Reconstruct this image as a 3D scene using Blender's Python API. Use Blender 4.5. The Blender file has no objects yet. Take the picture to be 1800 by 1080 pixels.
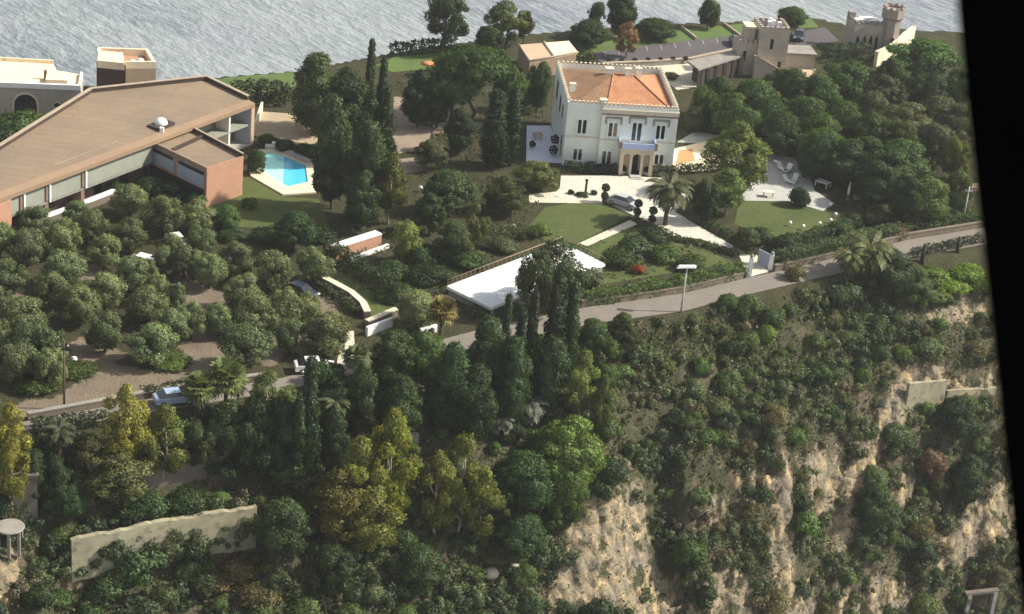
import bpy, math, random
import numpy as np
from mathutils import Vector
R = math.radians
# ------------------------------------------------------------------ camera, sky, sun, exposure
scene = bpy.context.scene
COL = scene.collection
F, CH, PITCH, ROLL = 3610.0, 100.0, R(25.0), R(5.5)
cam_d = bpy.data.cameras.new("camera"); cam = bpy.data.objects.new("camera", cam_d); COL.objects.link(cam)
cam_d.sensor_width = 36.0; cam_d.lens = 36.0 * F / 1800.0
cam_d.clip_start = 0.05; cam_d.clip_end = 20000.0
FWD = np.array([0, math.cos(PITCH), -math.sin(PITCH)]); UPV = np.array([0, math.sin(PITCH), math.cos(PITCH)]); RGT = np.array([1.0, 0, 0])
cr, sr = math.cos(ROLL), math.sin(ROLL)
camX = RGT * cr + UPV * sr            # image right
camY = -RGT * sr + UPV * cr           # image up
from mathutils import Matrix
cam.matrix_world = Matrix(((camX[0], camY[0], -FWD[0], 0), (camX[1], camY[1], -FWD[1], 0), (camX[2], camY[2], -FWD[2], CH), (0, 0, 0, 1)))
cam_d.dof.use_dof = True; cam_d.dof.focus_distance = 245.0; cam_d.dof.aperture_fstop = 14.0
scene.camera = cam
SUN_AZ, SUN_EL = R(9.0), R(41.0)     # azimuth measured from +x (right) towards +y (away)
world = bpy.data.worlds.new("World"); scene.world = world; world.use_nodes = True
wn = world.node_tree.nodes; wl = world.node_tree.links
sky = wn.new("ShaderNodeTexSky"); sky.sky_type = 'NISHITA'; sky.sun_disc = False
sky.sun_elevation = SUN_EL; sky.sun_rotation = R(90) - SUN_AZ
sky.air_density = 1.0; sky.dust_density = 2.0; sky.ozone_density = 1.0
desat = wn.new("ShaderNodeHueSaturation"); desat.inputs["Saturation"].default_value = .33     # hazy, whitish sky
wl.new(sky.outputs[0], desat.inputs["Color"]); wl.new(desat.outputs[0], wn["Background"].inputs[0]); wn["Background"].inputs[1].default_value = 0.105
sun_d = bpy.data.lights.new("sun", 'SUN'); sun_d.energy = 4.3; sun_d.angle = R(1.5); sun_d.color = (1.0, 0.93, 0.80)
sun = bpy.data.objects.new("sun", sun_d); COL.objects.link(sun)
SDIR = Vector((math.cos(SUN_AZ) * math.cos(SUN_EL), math.sin(SUN_AZ) * math.cos(SUN_EL), math.sin(SUN_EL)))
sun.rotation_euler = SDIR.to_track_quat('Z', 'Y').to_euler(); sun.location = (200, 200, 200)
vs = scene.view_settings; vs.view_transform = 'Standard'; vs.look = 'None'; vs.gamma = 1.0; vs.exposure = 0.80
scene.cycles.max_bounces = 6; scene.cycles.diffuse_bounces = 3; scene.cycles.transmission_bounces = 3
scene.cycles.use_denoising = True

# ------------------------------------------------------------------ helpers
rng = np.random.default_rng(7)
random.seed(7)

def tag(o, label=None, cat=None, group=None, kind=None):
    if label: o["label"] = label
    if cat: o["category"] = cat
    if group: o["group"] = group
    if kind: o["kind"] = kind
    return o

def empty(name, loc=(0, 0, 0), rz=0.0):
    o = bpy.data.objects.new(name, None); COL.objects.link(o)
    o.location = loc; o.rotation_euler = (0, 0, rz); o.empty_display_size = 0.3
    return o

class MB:
    """collects shapes, links them as one mesh object"""
    def __init__(s): s.v = []; s.f = []; s.sm = []
    def add(s, vs, fs, smooth=False):
        n = len(s.v); s.v += [tuple(map(float, p)) for p in vs]; s.f += [tuple(i + n for i in f) for f in fs]; s.sm += [smooth] * len(fs)
        return s
    def box(s, x0, x1, y0, y1, z0, z1, rz=0.0, o=(0, 0)):
        c, n = math.cos(rz), math.sin(rz)
        P = []
        for z in (z0, z1):
            for x, y in ((x0, y0), (x1, y0), (x1, y1), (x0, y1)):
                P.append((o[0] + c * x - n * y, o[1] + n * x + c * y, z))
        return s.add(P, [(3, 2, 1, 0), (4, 5, 6, 7), (0, 1, 5, 4), (1, 2, 6, 5), (2, 3, 7, 6), (3, 0, 4, 7)])
    def prism(s, poly, z0, z1):
        """poly: list of (x,y) or (x,y,dz) ccw; z0,z1 heights"""
        a = sum(poly[i][0] * poly[(i + 1) % len(poly)][1] - poly[(i + 1) % len(poly)][0] * poly[i][1] for i in range(len(poly)))
        if a < 0: poly = poly[::-1]
        n = len(poly)
        d = [p[2] if len(p) > 2 else 0 for p in poly]
        P = [(p[0], p[1], z0) for p in poly] + [(p[0], p[1], z1 + e) for p, e in zip(poly, d)]
        fs = [tuple(range(n - 1, -1, -1)), tuple(range(n, 2 * n))] + [(i, (i + 1) % n, n + (i + 1) % n, n + i) for i in range(n)]
        return s.add(P, fs)
    def tube(s, pts, rad, seg=8, smooth=True):
        pts = [Vector(p) for p in pts]
        if not hasattr(rad, '__len__'): rad = [rad] * len(pts)
        P = []; fs = []
        for i, p in enumerate(pts):
            d = (pts[min(i + 1, len(pts) - 1)] - pts[max(i - 1, 0)]).normalized()
            a = d.cross(Vector((0.31, 0.17, 0.93)) if abs(d.z) < 0.9 else Vector((1, 0, 0))).normalized(); b = d.cross(a)
            for k in range(seg):
                t = 2 * math.pi * k / seg
                P.append(p + (a * math.cos(t) + b * math.sin(t)) * rad[i])
        for i in range(len(pts) - 1):
            for k in range(seg):
                k2 = (k + 1) % seg
                fs.append((i * seg + k, i * seg + k2, (i + 1) * seg + k2, (i + 1) * seg + k))
        fs.append(tuple(range(seg))[::-1]); fs.append(tuple(range((len(pts) - 1) * seg, len(pts) * seg)))
        return s.add(P, fs, smooth)
    def lathe(s, prof, c=(0, 0, 0), seg=16):
        P = []; fs = []
        for r, z in prof:
            for k in range(seg):
                t = 2 * math.pi * k / seg; P.append((c[0] + r * math.cos(t), c[1] + r * math.sin(t), c[2] + z))
        m = len(prof)
        for i in range(m - 1):
            for k in range(seg):
                k2 = (k + 1) % seg; fs.append((i * seg + k, i * seg + k2, (i + 1) * seg + k2, (i + 1) * seg + k))
        fs.append(tuple(range(seg))[::-1]); fs.append(tuple(range((m - 1) * seg, m * seg)))
        return s.add(P, fs, True)
    def ball(s, c, r, seg=12, rz=None):
        rz = rz or r
        prof = [(max(0.001, r * math.sin(math.pi * i / 8)), -rz * math.cos(math.pi * i / 8)) for i in range(9)]
        return s.lathe(prof, c, seg)
    def build(s, name, m, parent=None):
        me = bpy.data.meshes.new(name); me.from_pydata(s.v, [], s.f)
        me.polygons.foreach_set("use_smooth", s.sm); me.update()
        o = bpy.data.objects.new(name, me); COL.objects.link(o)
        if m: me.materials.append(m)
        if parent: o.parent = parent
        return o

def np_mesh(name, V, Fc, m=None, nrm=None):
    me = bpy.data.meshes.new(name)
    V = np.asarray(V, dtype=np.float32); Fc = np.asarray(Fc, dtype=np.int32); k = Fc.shape[1]
    me.vertices.add(len(V)); me.vertices.foreach_set("co", V.ravel())
    me.loops.add(Fc.size); me.loops.foreach_set("vertex_index", Fc.ravel())
    me.polygons.add(len(Fc)); me.polygons.foreach_set("loop_start", np.arange(0, Fc.size, k, dtype=np.int32))
    me.update(calc_edges=True); me.validate()
    if nrm is not None:       # soft leaf shading: each leaf takes the direction its clump faces
        a = me.attributes.new("custom_normal", 'FLOAT_VECTOR', 'POINT'); a.data.foreach_set("vector", np.asarray(nrm, np.float32).ravel())
    if m: me.materials.append(m)
    return me

def link(name, me, parent=None):
    o = bpy.data.objects.new(name, me); COL.objects.link(o)
    if parent: o.parent = parent
    return o

WORDS = "first second third fourth fifth sixth seventh eighth ninth tenth eleventh twelfth thirteenth fourteenth fifteenth sixteenth seventeenth eighteenth nineteenth twentieth".split()
def ordinal(i):   # 0-based
    if i < 20: return WORDS[i]
    tens = ["twenty", "thirty", "forty", "fifty"][(i + 1) // 10 - 2]
    return tens + ("-" + WORDS[(i + 1) % 10 - 1] if (i + 1) % 10 else "th")

# ---- noise
_tab = np.random.default_rng(3).random((256, 256))
def vnoise(x, y):
    x = np.asarray(x, float); y = np.asarray(y, float)
    xi = np.floor(x).astype(int); yi = np.floor(y).astype(int); fx = x - xi; fy = y - yi
    fx = fx * fx * (3 - 2 * fx); fy = fy * fy * (3 - 2 * fy)
    g = lambda a, b: _tab[a & 255, b & 255]
    return (g(xi, yi) * (1 - fx) + g(xi + 1, yi) * fx) * (1 - fy) + (g(xi, yi + 1) * (1 - fx) + g(xi + 1, yi + 1) * fx) * fy
def fbm(x, y, o=4):
    s = 0; a = 1; t = 0
    for i in range(o):
        s = s + a * vnoise(x * 2 ** i + 17.3 * i, y * 2 ** i + 9.1 * i); t += a; a *= 0.5
    return s / t
def sstep(a, b, x):
    t = np.clip((x - a) / (b - a), 0, 1); return t * t * (3 - 2 * t)

# ---- pixel of the 1800x1080 photograph -> ray
def ray(px, py):
    u = px - 900.0; v = 540.0 - py
    return FWD * F + camX * u + camY * v
def flat(px, py, z=0.0):
    d = ray(px, py); t = (z - CH) / d[2]; return np.array([0, 0, CH]) + d * t
def proj(p):
    q = np.array(p, float) - np.array([0, 0, CH]); w = q @ FWD
    return 900 + (q @ camX) / w * F, 540 - (q @ camY) / w * F

# ------------------------------------------------------------------ terrain
_rl = [flat(*p)[:2] for p in ((-300, 845), (-100, 785), (60, 753), (190, 738), (330, 714), (480, 690), (610, 660), (720, 640), (860, 605), (1030, 571), (1200, 547), (1300, 521), (1440, 488), (1600, 453), (1720, 431), (1900, 398), (2300, 310))]
ROADX = np.array([p[0] for p in _rl]); ROADY = np.array([p[1] for p in _rl])
_sh = [flat(*p)[:2] for p in ((-300, 215), (-60, 172), (150, 150), (390, 134), (520, 124), (690, 92), (770, 80), (900, 62), (1010, 52), (1200, 40), (1330, 36), (1420, 28), (1500, 45), (1600, 52), (1690, 55), (1900, 60), (2300, 60))]
SHX = np.array([p[0] for p in _sh]); SHY = np.array([p[1] for p in _sh])
def roads(x, y): return (np.interp(x, ROADX, ROADY) - y) * 0.92
def z_ph(s): return s * .15
def h0(x, y):
    x = np.asarray(x, float); y = np.asarray(y, float)
    s = roads(x, y)
    sp = np.maximum(s - 1.2, 0)
    right = sstep(4, 20, x)
    nz = fbm(x * 0.11, y * 0.11, 4) - 0.5
    cliff_at = 14.0 + 5 * (fbm(x * 0.07 + 4, y * 0.0 + 2, 2) - 0.5) - 4 * sstep(34, 44, x)
    dr = 0.62 * sp + 0.85 * np.maximum(sp - cliff_at, 0) + 1.5 * sstep(0, 3, sp)
    dl = 0.70 * sp + 0.25 * np.maximum(sp - 12, 0) + 0.8 * sstep(0, 3, sp)
    d = dl * (1 - right) + dr * right
    # gully between the two rock spurs, and a second one further right
    g = np.exp(-((x - 19.5 - (s - 20) * 0.16) / 1.7) ** 2) * sstep(9, 18, s) * 3.6 + np.exp(-((x - 39 + (s - 20) * 0.1) / 2.2) ** 2) * sstep(13, 20, s) * 2.4
    spur = np.exp(-((x - 11.5 - (s - 20) * 0.1) / 4.5) ** 2) * sstep(9, 20, s) * 2.2 + np.exp(-((x - 29) / 5.5) ** 2) * sstep(13, 20, s) * 1.6
    ramp = sstep(1.5, 8, s)
    d = d + ramp * (-nz * 3.2) + g - spur
    rib = np.abs(fbm(x * 0.45 + 3 * nz, y * 0.13, 4) - 0.5) * 2
    d = d + rib * right * sstep(10, 18, s) * 2.6 + (fbm(x * .8 + 31, y * .35 + z_ph(s), 4) - .5) * 1.8 * right * sstep(9, 16, s)
    wv = d / 1.7 + 2.2 * nz * 3 + fbm(x * .2, y * .2 + 7, 2) * 3; tri = np.abs((wv % 1) - .35) 
    d = d + (tri - .3) * 1.7 * sstep(9, 15, s) * right + (fbm(x * .3 + 11, y * .3 + 5, 2) - .5) * 2.6 * sstep(10, 16, s) * right
    # plateau falls to the sea beyond its far edge
    e = y - np.interp(x, SHX, SHY)
    d = d + np.maximum(e, 0) * 1.6 + np.maximum(e - 5, 0) * 3
    return -np.minimum(d, 60)
def march(hf, px, py, off=0.0, tmax=None):
    d = ray(px, py); t0 = (14 + off - CH) / d[2]; t1 = (-45 - CH) / d[2]
    t = np.linspace(t0, t1, 3000)
    X = d[0] * t; Y = d[1] * t; Z = CH + d[2] * t
    g = Z - (hf(X, Y) + off)
    k = np.argmax(g < 0) if (g < 0).any() else len(t) - 1
    k = max(k, 1); a = g[k - 1] / (g[k - 1] - g[k] + 1e-9)
    tt = t[k - 1] + (t[k] - t[k - 1]) * a
    return np.array([d[0] * tt, d[1] * tt, CH + d[2] * tt - off])
# retaining walls cut into the left slope: (top-edge pixels, height)
WALLPX = {"lower": ([(126, 955), (300, 919), (452, 896)], 3.9), "upper": ([(84, 872), (250, 826), (475, 778)], 2.7)}
WALLS = {k: ([march(h0, *p) for p in pts], hh) for k, (pts, hh) in WALLPX.items()}
def h(x, y):
    x = np.asarray(x, float); y = np.asarray(y, float)
    z = h0(x, y)
    for k, (pts, hh) in WALLS.items():
        wx = np.array([p[0] for p in pts]); wy = np.array([p[1] for p in pts])
        inx = sstep(wx[0] - 2.5, wx[0], x) * (1 - sstep(wx[-1], wx[-1] + 3.0, x))
        d = np.interp(x, wx, wy) - y
        z = z - inx * sstep(-0.55, -0.1, d) * hh * (1 - 0.8 * sstep(2, 12, d))
        wz = np.interp(x, wx, [p[2] for p in pts])
        fl = inx * sstep(-2.2, -0.7, d) * (d < -0.55)
        z = z * (1 - fl) + (wz - 0.15) * fl
    return z
def at(px, py, off=0.0): return march(h, px, py, off)
def hz(x, y): return float(h(np.array([x]), np.array([y]))[0])
def inpoly(X, Y, poly):
    ins = np.zeros(X.shape, bool); n = len(poly)
    for i in range(n):
        x1, y1 = poly[i][:2]; x2, y2 = poly[(i + 1) % n][:2]
        if y1 == y2: continue
        c = ((y1 > Y) != (y2 > Y)) & (X < (x2 - x1) * (Y - y1) / (y2 - y1) + x1)
        ins ^= c
    return ins

# ------------------------------------------------------------------ materials
def nodes(name):
    m = bpy.data.materials.new(name); m.use_nodes = True
    nt = m.node_tree; b = nt.nodes["Principled BSDF"]
    return m, nt, b
def N(nt, t, **k):
    n = nt.nodes.new(t)
    for a, v in k.items():
        if a.startswith("i_"):
            key = a[2:]; n.inputs[int(key) if key.isdigit() else key].default_value = v
        else: setattr(n, a, v)
    return n
def mixc(nt, fac, a, b, blend='MIX'):
    n = nt.nodes.new("ShaderNodeMix"); n.data_type = 'RGBA'; n.blend_type = blend
    for i, v in ((0, fac), (6, a), (7, b)):
        if hasattr(v, 'links'): nt.links.new(v, n.inputs[i])
        else: n.inputs[i].default_value = v if i == 0 else (*v[:3], 1)
    return n.outputs[2]
def ramp(nt, src, lo, hi, a=0.0, b=1.0):
    n = nt.nodes.new("ShaderNodeMapRange"); n.inputs[1].default_value = lo; n.inputs[2].default_value = hi; n.inputs[3].default_value = a; n.inputs[4].default_value = b
    nt.links.new(src, n.inputs[0]); return n.outputs[0]
def tex(nt, scale, detail=4, kind="noise", rough=0.6, coord="Object", mapping=None):
    tc = nt.nodes.new("ShaderNodeTexCoord"); src = tc.outputs[coord]
    if mapping:
        mp = nt.nodes.new("ShaderNodeMapping"); nt.links.new(src, mp.inputs[0])
        if "scale" in mapping: mp.inputs[3].default_value = mapping["scale"]
        if "type" in mapping: mp.vector_type = mapping["type"]
        if "rot" in mapping: mp.inputs[2].default_value = mapping["rot"]
        src = mp.outputs[0]
    if kind == "noise":
        n = nt.nodes.new("ShaderNodeTexNoise"); n.inputs["Scale"].default_value = scale; n.inputs["Detail"].default_value = detail; n.inputs["Roughness"].default_value = rough
        nt.links.new(src, n.inputs[0]); return n.outputs[0]
    n = nt.nodes.new("ShaderNodeTexVoronoi"); n.inputs["Scale"].default_value = scale; nt.links.new(src, n.inputs[0]); return n.outputs[0]
def bump(nt, b, src, strength=0.4, dist=0.1):
    n = nt.nodes.new("ShaderNodeBump"); n.inputs["Strength"].default_value = strength; n.inputs["Distance"].default_value = dist
    nt.links.new(src, n.inputs["Height"]); nt.links.new(n.outputs[0], b.inputs["Normal"])
def surf(name, c1, c2, scale=1.0, rough=0.8, c3=None, fine=8.0, bmp=0.3, metallic=0.0, coord="Object"):
    """weathered surface: two or three colours mixed by two noises"""
    m, nt, b = nodes(name)
    a = tex(nt, scale, 5, coord=coord); f = tex(nt, scale * fine, 4, coord=coord)
    c = mixc(nt, ramp(nt, a, 0.35, 0.68), c1, c2)
    if c3: c = mixc(nt, ramp(nt, f, 0.52, 0.72), c, c3)
    else: c = mixc(nt, ramp(nt, f, 0.3, 0.75, 0, 0.35), c, tuple(x * 0.6 for x in c1))
    nt.links.new(c, b.inputs["Base Color"]); b.inputs["Roughness"].default_value = rough; b.inputs["Metallic"].default_value = metallic
    b.inputs["Specular IOR Level"].default_value = 0.3
    if bmp: bump(nt, b, f, bmp, 0.05)
    return m
M = {}
M["white_wall"] = surf("white_wall", (.78, .82, .765), (.70, .74, .69), 0.5, .85, c3=(.64, .66, .60), fine=6, bmp=.15)
M["white"] = surf("white_paint", (.82, .82, .80), (.74, .74, .72), 0.7, .6, bmp=.1)
M["cream"] = surf("cream_stone", (.66, .60, .46), (.56, .50, .38), 0.9, .85, bmp=.3)
M["shadeblue_white"] = surf("shade_blue_white_paint", (.50, .60, .86), (.44, .54, .80), .8, .6, bmp=.05)  # white balcony parapet, blue of its skylit shade put into the colour
M["shadeblue_floor"] = surf("shade_blue_tiles", (.60, .65, .80), (.68, .71, .80), 0.35, .6, c3=(.72, .74, .80), fine=5, bmp=.05)  # white terrace floors, bluish skylit shade put into the colour
M["dark"] = surf("dark_opening", (.012, .013, .015), (.02, .02, .022), 1, .4, bmp=0)
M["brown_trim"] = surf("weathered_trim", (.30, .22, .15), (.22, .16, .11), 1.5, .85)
M["membrane"] = surf("roof_membrane", (.245, .18, .12), (.18, .145, .105), 0.13, .9, c3=(.225, .145, .098), fine=7, bmp=.35)
M["fascia"] = surf("roof_fascia", (.27, .185, .118), (.225, .16, .105), 0.3, .9, c3=(.25, .155, .10), fine=6, bmp=.2)
M["upstand"] = surf("dark_upstand", (.045, .032, .025), (.07, .05, .035), 1, .9)
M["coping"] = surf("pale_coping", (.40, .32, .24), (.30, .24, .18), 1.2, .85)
M["salmon"] = surf("salmon_render", (.42, .235, .155), (.36, .20, .135), 0.4, .9, c3=(.32, .175, .12), fine=8, bmp=.2)
M["greygreen"] = surf("grey_green_render", (.285, .30, .25), (.23, .245, .205), 0.5, .9, bmp=.15)
M["bluegrey"] = surf("blue_grey_render", (.38, .42, .50), (.32, .36, .43), 0.5, .9, bmp=.1)
M["brick"] = surf("brown_brick", (.24, .15, .11), (.19, .12, .09), 1.5, .95, c3=(.15, .10, .075))
M["darkbox"] = surf("shade_brown_render", (.095, .055, .045), (.075, .045, .04), .6, .9)
M["tan"] = surf("tan_render", (.50, .37, .25), (.43, .32, .22), .5, .9)
M["greystone"] = surf("grey_stone", (.28, .26, .23), (.20, .19, .17), 0.7, .95, c3=(.16, .15, .13), fine=7, bmp=.5)
M["housestone"] = surf("pale_house_stone", (.40, .36, .30), (.32, .29, .24), 0.4, .95, c3=(.26, .23, .19), fine=7, bmp=.4)
M["castle"] = surf("castle_stone", (.46, .40, .32), (.36, .315, .25), 0.5, .95, c3=(.28, .245, .20), fine=6, bmp=.6)
M["tower_pink"] = surf("pinkish_stone", (.36, .305, .26), (.29, .245, .21), 0.5, .95, c3=(.21, .18, .155), fine=6, bmp=.6)
M["roofcream"] = surf("cream_roof_screed", (.80, .66, .45), (.74, .62, .44), .35, .9, c3=(.62, .50, .36), fine=5, bmp=.1)
M["terracotta_floor"] = surf("terracotta_floor", (.55, .27, .12), (.47, .23, .11), 1, .8)
M["asphalt"] = surf("worn_asphalt", (.20, .175, .15), (.165, .145, .125), 0.25, .95, c3=(.13, .12, .105), fine=9, bmp=.25)
M["carpark"] = surf("dark_paving", (.075, .068, .075), (.10, .09, .095), 0.3, .9, c3=(.055, .05, .055), fine=8)
M["line_white"] = surf("road_paint", (.36, .34, .32), (.3, .28, .27), 2, .8, bmp=0)
M["plaza"] = surf("pale_paving", (.60, .58, .49), (.52, .50, .43), 0.3, .85, c3=(.45, .44, .38), fine=7, bmp=.2)
M["path"] = surf("cream_path", (.66, .60, .46), (.56, .52, .42), 0.8, .85, bmp=.2)
M["deck"] = surf("grey_deck", (.47, .47, .44), (.40, .40, .385), 0.4, .8, c3=(.33, .33, .32), fine=8, bmp=.2)
M["slab"] = surf("white_slab", (.74, .76, .78), (.66, .68, .68), .25, .75, c3=(.60, .60, .58), fine=6, bmp=.1)
M["lawn"] = surf("mown_lawn", (.072, .092, .022), (.046, .066, .017), 0.16, .95, c3=(.095, .10, .032), fine=9, bmp=.6)
M["far_lawn"] = surf("bright_lawn", (.085, .135, .030), (.060, .10, .026), 0.15, .95, c3=(.12, .15, .05), fine=8, bmp=.4)
M["dirt"] = surf("pale_dirt", (.27, .215, .155), (.215, .17, .13), 0.22, .97, c3=(.165, .135, .10), fine=7, bmp=.5)
M["grove_dirt"] = surf("grove_dirt", (.175, .135, .10), (.125, .105, .08), 0.2, .97, c3=(.20, .165, .12), fine=6, bmp=.5)
M["sand"] = surf("tan_court", (.40, .32, .21), (.33, .26, .18), 0.3, .95, c3=(.26, .21, .15), fine=6, bmp=.3)
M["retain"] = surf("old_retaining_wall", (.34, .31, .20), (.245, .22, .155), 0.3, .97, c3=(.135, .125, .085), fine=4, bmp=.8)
M["dimwall"] = surf("shade_dimmed_wall", (.15, .125, .10), (.10, .09, .075), 0.5, .95, c3=(.07, .065, .05), fine=6, bmp=.5)  # darker than plain concrete: shade on the wall put into the colour
M["concrete"] = surf("aged_concrete", (.26, .25, .22), (.19, .18, .16), 0.6, .95, c3=(.14, .13, .115), fine=6, bmp=.4)
M["bark"] = surf("bark", (.085, .062, .045), (.06, .045, .035), 3, .95, bmp=.8)
M["palebark"] = surf("pale_bark", (.30, .26, .20), (.22, .19, .15), 2, .9, bmp=.5)
M["metal"] = surf("galvanised_metal", (.52, .53, .50), (.44, .45, .43), 2, .45, bmp=0, metallic=.2)
M["wood_pole"] = surf("wooden_pole", (.10, .075, .055), (.075, .06, .045), 2, .9)
M["tyre"] = surf("tyre_rubber", (.015, .015, .016), (.02, .02, .02), 3, .8, bmp=0)
M["black"] = surf("matte_black_trim", (.0035, .0035, .004), (.003, .003, .003), 30, .9, bmp=0)
M["black"].node_tree.nodes["Principled BSDF"].inputs["Specular IOR Level"].default_value = 0.0
M["pot"] = surf("white_pot", (.70, .66, .60), (.6, .56, .5), 2, .8)
M["globe"] = surf("white_globe", (.85, .85, .80), (.8, .8, .76), 2, .4, bmp=0)
M["orange"] = surf("orange_canvas", (.62, .22, .10), (.55, .2, .1), 2, .8, bmp=0)
M["rockb"] = surf("pale_boulder", (.42, .38, .30), (.33, .30, .24), .8, .95, c3=(.22, .2, .16), bmp=.8)

def joints(mat, w, hgt, amount, mortar=.025):
    nt = mat.node_tree; b = nt.nodes["Principled BSDF"]; old = b.inputs["Base Color"].links[0].from_socket
    br = nt.nodes.new("ShaderNodeTexBrick"); br.inputs["Scale"].default_value = 1.0; br.inputs["Brick Width"].default_value = w; br.inputs["Row Height"].default_value = hgt; br.inputs["Mortar Size"].default_value = mortar
    br.inputs["Color1"].default_value = (1, 1, 1, 1); br.inputs["Color2"].default_value = (.86, .86, .86, 1); br.inputs["Mortar"].default_value = (.35, .33, .3, 1)
    tc = nt.nodes.new("ShaderNodeTexCoord"); nt.links.new(tc.outputs["Object"], br.inputs[0])
    nt.links.new(mixc(nt, amount, old, br.outputs[0], 'MULTIPLY'), b.inputs["Base Color"])
for k, w, hh, am, mo in (("plaza", 1.6, .8, .55, .04), ("deck", 2.4, .35, .6, .04), ("slab", 2.0, 2.0, .35, .04), ("membrane", 7.0, 1.6, .4, .05), ("shadeblue_floor", .8, .8, .4, .03), ("path", 1.0, .7, .6, .04), ("roofcream", 3.0, 2.0, .3, .03)): joints(M[k], w, hh, am, mo)
def paint(name, c, rough=.3):
    m, nt, b = nodes(name); a = tex(nt, 3, 3)
    nt.links.new(mixc(nt, a, c, tuple(x * .85 for x in c)), b.inputs["Base Color"]); b.inputs["Roughness"].default_value = rough
    b.inputs["Coat Weight"].default_value = .4
    return m
M["car_white"] = paint("white_car_paint", (.75, .76, .76)); M["car_blue"] = paint("pale_blue_car_paint", (.33, .42, .58))
M["car_silver"] = paint("silver_car_paint", (.46, .48, .49)); M["car_navy"] = paint("navy_car_paint", (.02, .03, .06))
M["glass"] = paint("dark_glass", (.015, .018, .022), .08)

def tile_mat(name, c1, c2, c3, rowdir):
    m, nt, b = nodes(name)
    a = tex(nt, .7, 6); f = tex(nt, 4.0, 4)
    c = mixc(nt, ramp(nt, a, .38, .64), c1, c2); c = mixc(nt, ramp(nt, f, .5, .7), c, c3)
    w = nt.nodes.new("ShaderNodeTexWave"); w.inputs["Scale"].default_value = 1.3; w.inputs["Distortion"].default_value = .6; w.bands_direction = rowdir
    tc = nt.nodes.new("ShaderNodeTexCoord"); nt.links.new(tc.outputs["Object"], w.inputs[0])
    c = mixc(nt, ramp(nt, w.outputs[1], 0, 1, 0, .12), c, tuple(x * .5 for x in c1))
    nt.links.new(c, b.inputs["Base Color"]); b.inputs["Roughness"].default_value = .9; b.inputs["Specular IOR Level"].default_value = .2
    bump(nt, b, w.outputs[1], .35, .05)
    return m
M["tile"] = tile_mat("terracotta_tiles", (.42, .19, .095), (.31, .145, .078), (.47, .26, .15), 'X')
M["tile_old"] = tile_mat("old_brown_tiles", (.27, .15, .082), (.19, .115, .068), (.31, .19, .115), 'Y')

def foliage_mat():
    m = bpy.data.materials.new("foliage"); m.use_nodes = True; nt = m.node_tree; nt.nodes.clear()
    out = nt.nodes.new("ShaderNodeOutputMaterial")
    oi = nt.nodes.new("ShaderNodeObjectInfo"); geo = nt.nodes.new("ShaderNodeNewGeometry")
    clump = tex(nt, .75, 3); island = geo.outputs["Random Per Island"]
    hsv = nt.nodes.new("ShaderNodeHueSaturation"); nt.links.new(oi.outputs["Color"], hsv.inputs["Color"])
    nt.links.new(ramp(nt, island, 0, 1, .475, .525), hsv.inputs["Hue"])
    mul = nt.nodes.new("ShaderNodeMath"); mul.operation = 'MULTIPLY'
    nt.links.new(ramp(nt, clump, .3, .7, .6, 1.5), mul.inputs[0]); nt.links.new(ramp(nt, island, 0, 1, .55, 1.5), mul.inputs[1])
    nt.links.new(mul.outputs[0], hsv.inputs["Value"])
    d = nt.nodes.new("ShaderNodeBsdfDiffuse"); t = nt.nodes.new("ShaderNodeBsdfTranslucent"); g = nt.nodes.new("ShaderNodeBsdfGlossy"); g.inputs["Roughness"].default_value = .5
    nt.links.new(hsv.outputs[0], d.inputs[0])
    tint = mixc(nt, 1.0, hsv.outputs[0], (1.25, 1.2, .55), 'MULTIPLY'); nt.links.new(tint, t.inputs[0])
    g.inputs[0].default_value = (.5, .5, .5, 1)
    a = nt.nodes.new("ShaderNodeMixShader"); a.inputs[0].default_value = .34; nt.links.new(d.outputs[0], a.inputs[1]); nt.links.new(t.outputs[0], a.inputs[2])
    b = nt.nodes.new("ShaderNodeMixShader"); b.inputs[0].default_value = .025; nt.links.new(a.outputs[0], b.inputs[1]); nt.links.new(g.outputs[0], b.inputs[2])
    nt.links.new(b.outputs[0], out.inputs[0])
    return m
M["leaf"] = foliage_mat()
M["flower"] = surf("white_blossom", (.75, .75, .68), (.62, .62, .55), 3, .8, bmp=0)

def water_mat(name, c1, c2, rough, bscale, bstr, mapping=None):
    m, nt, b = nodes(name)
    return m, nt, b

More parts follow.
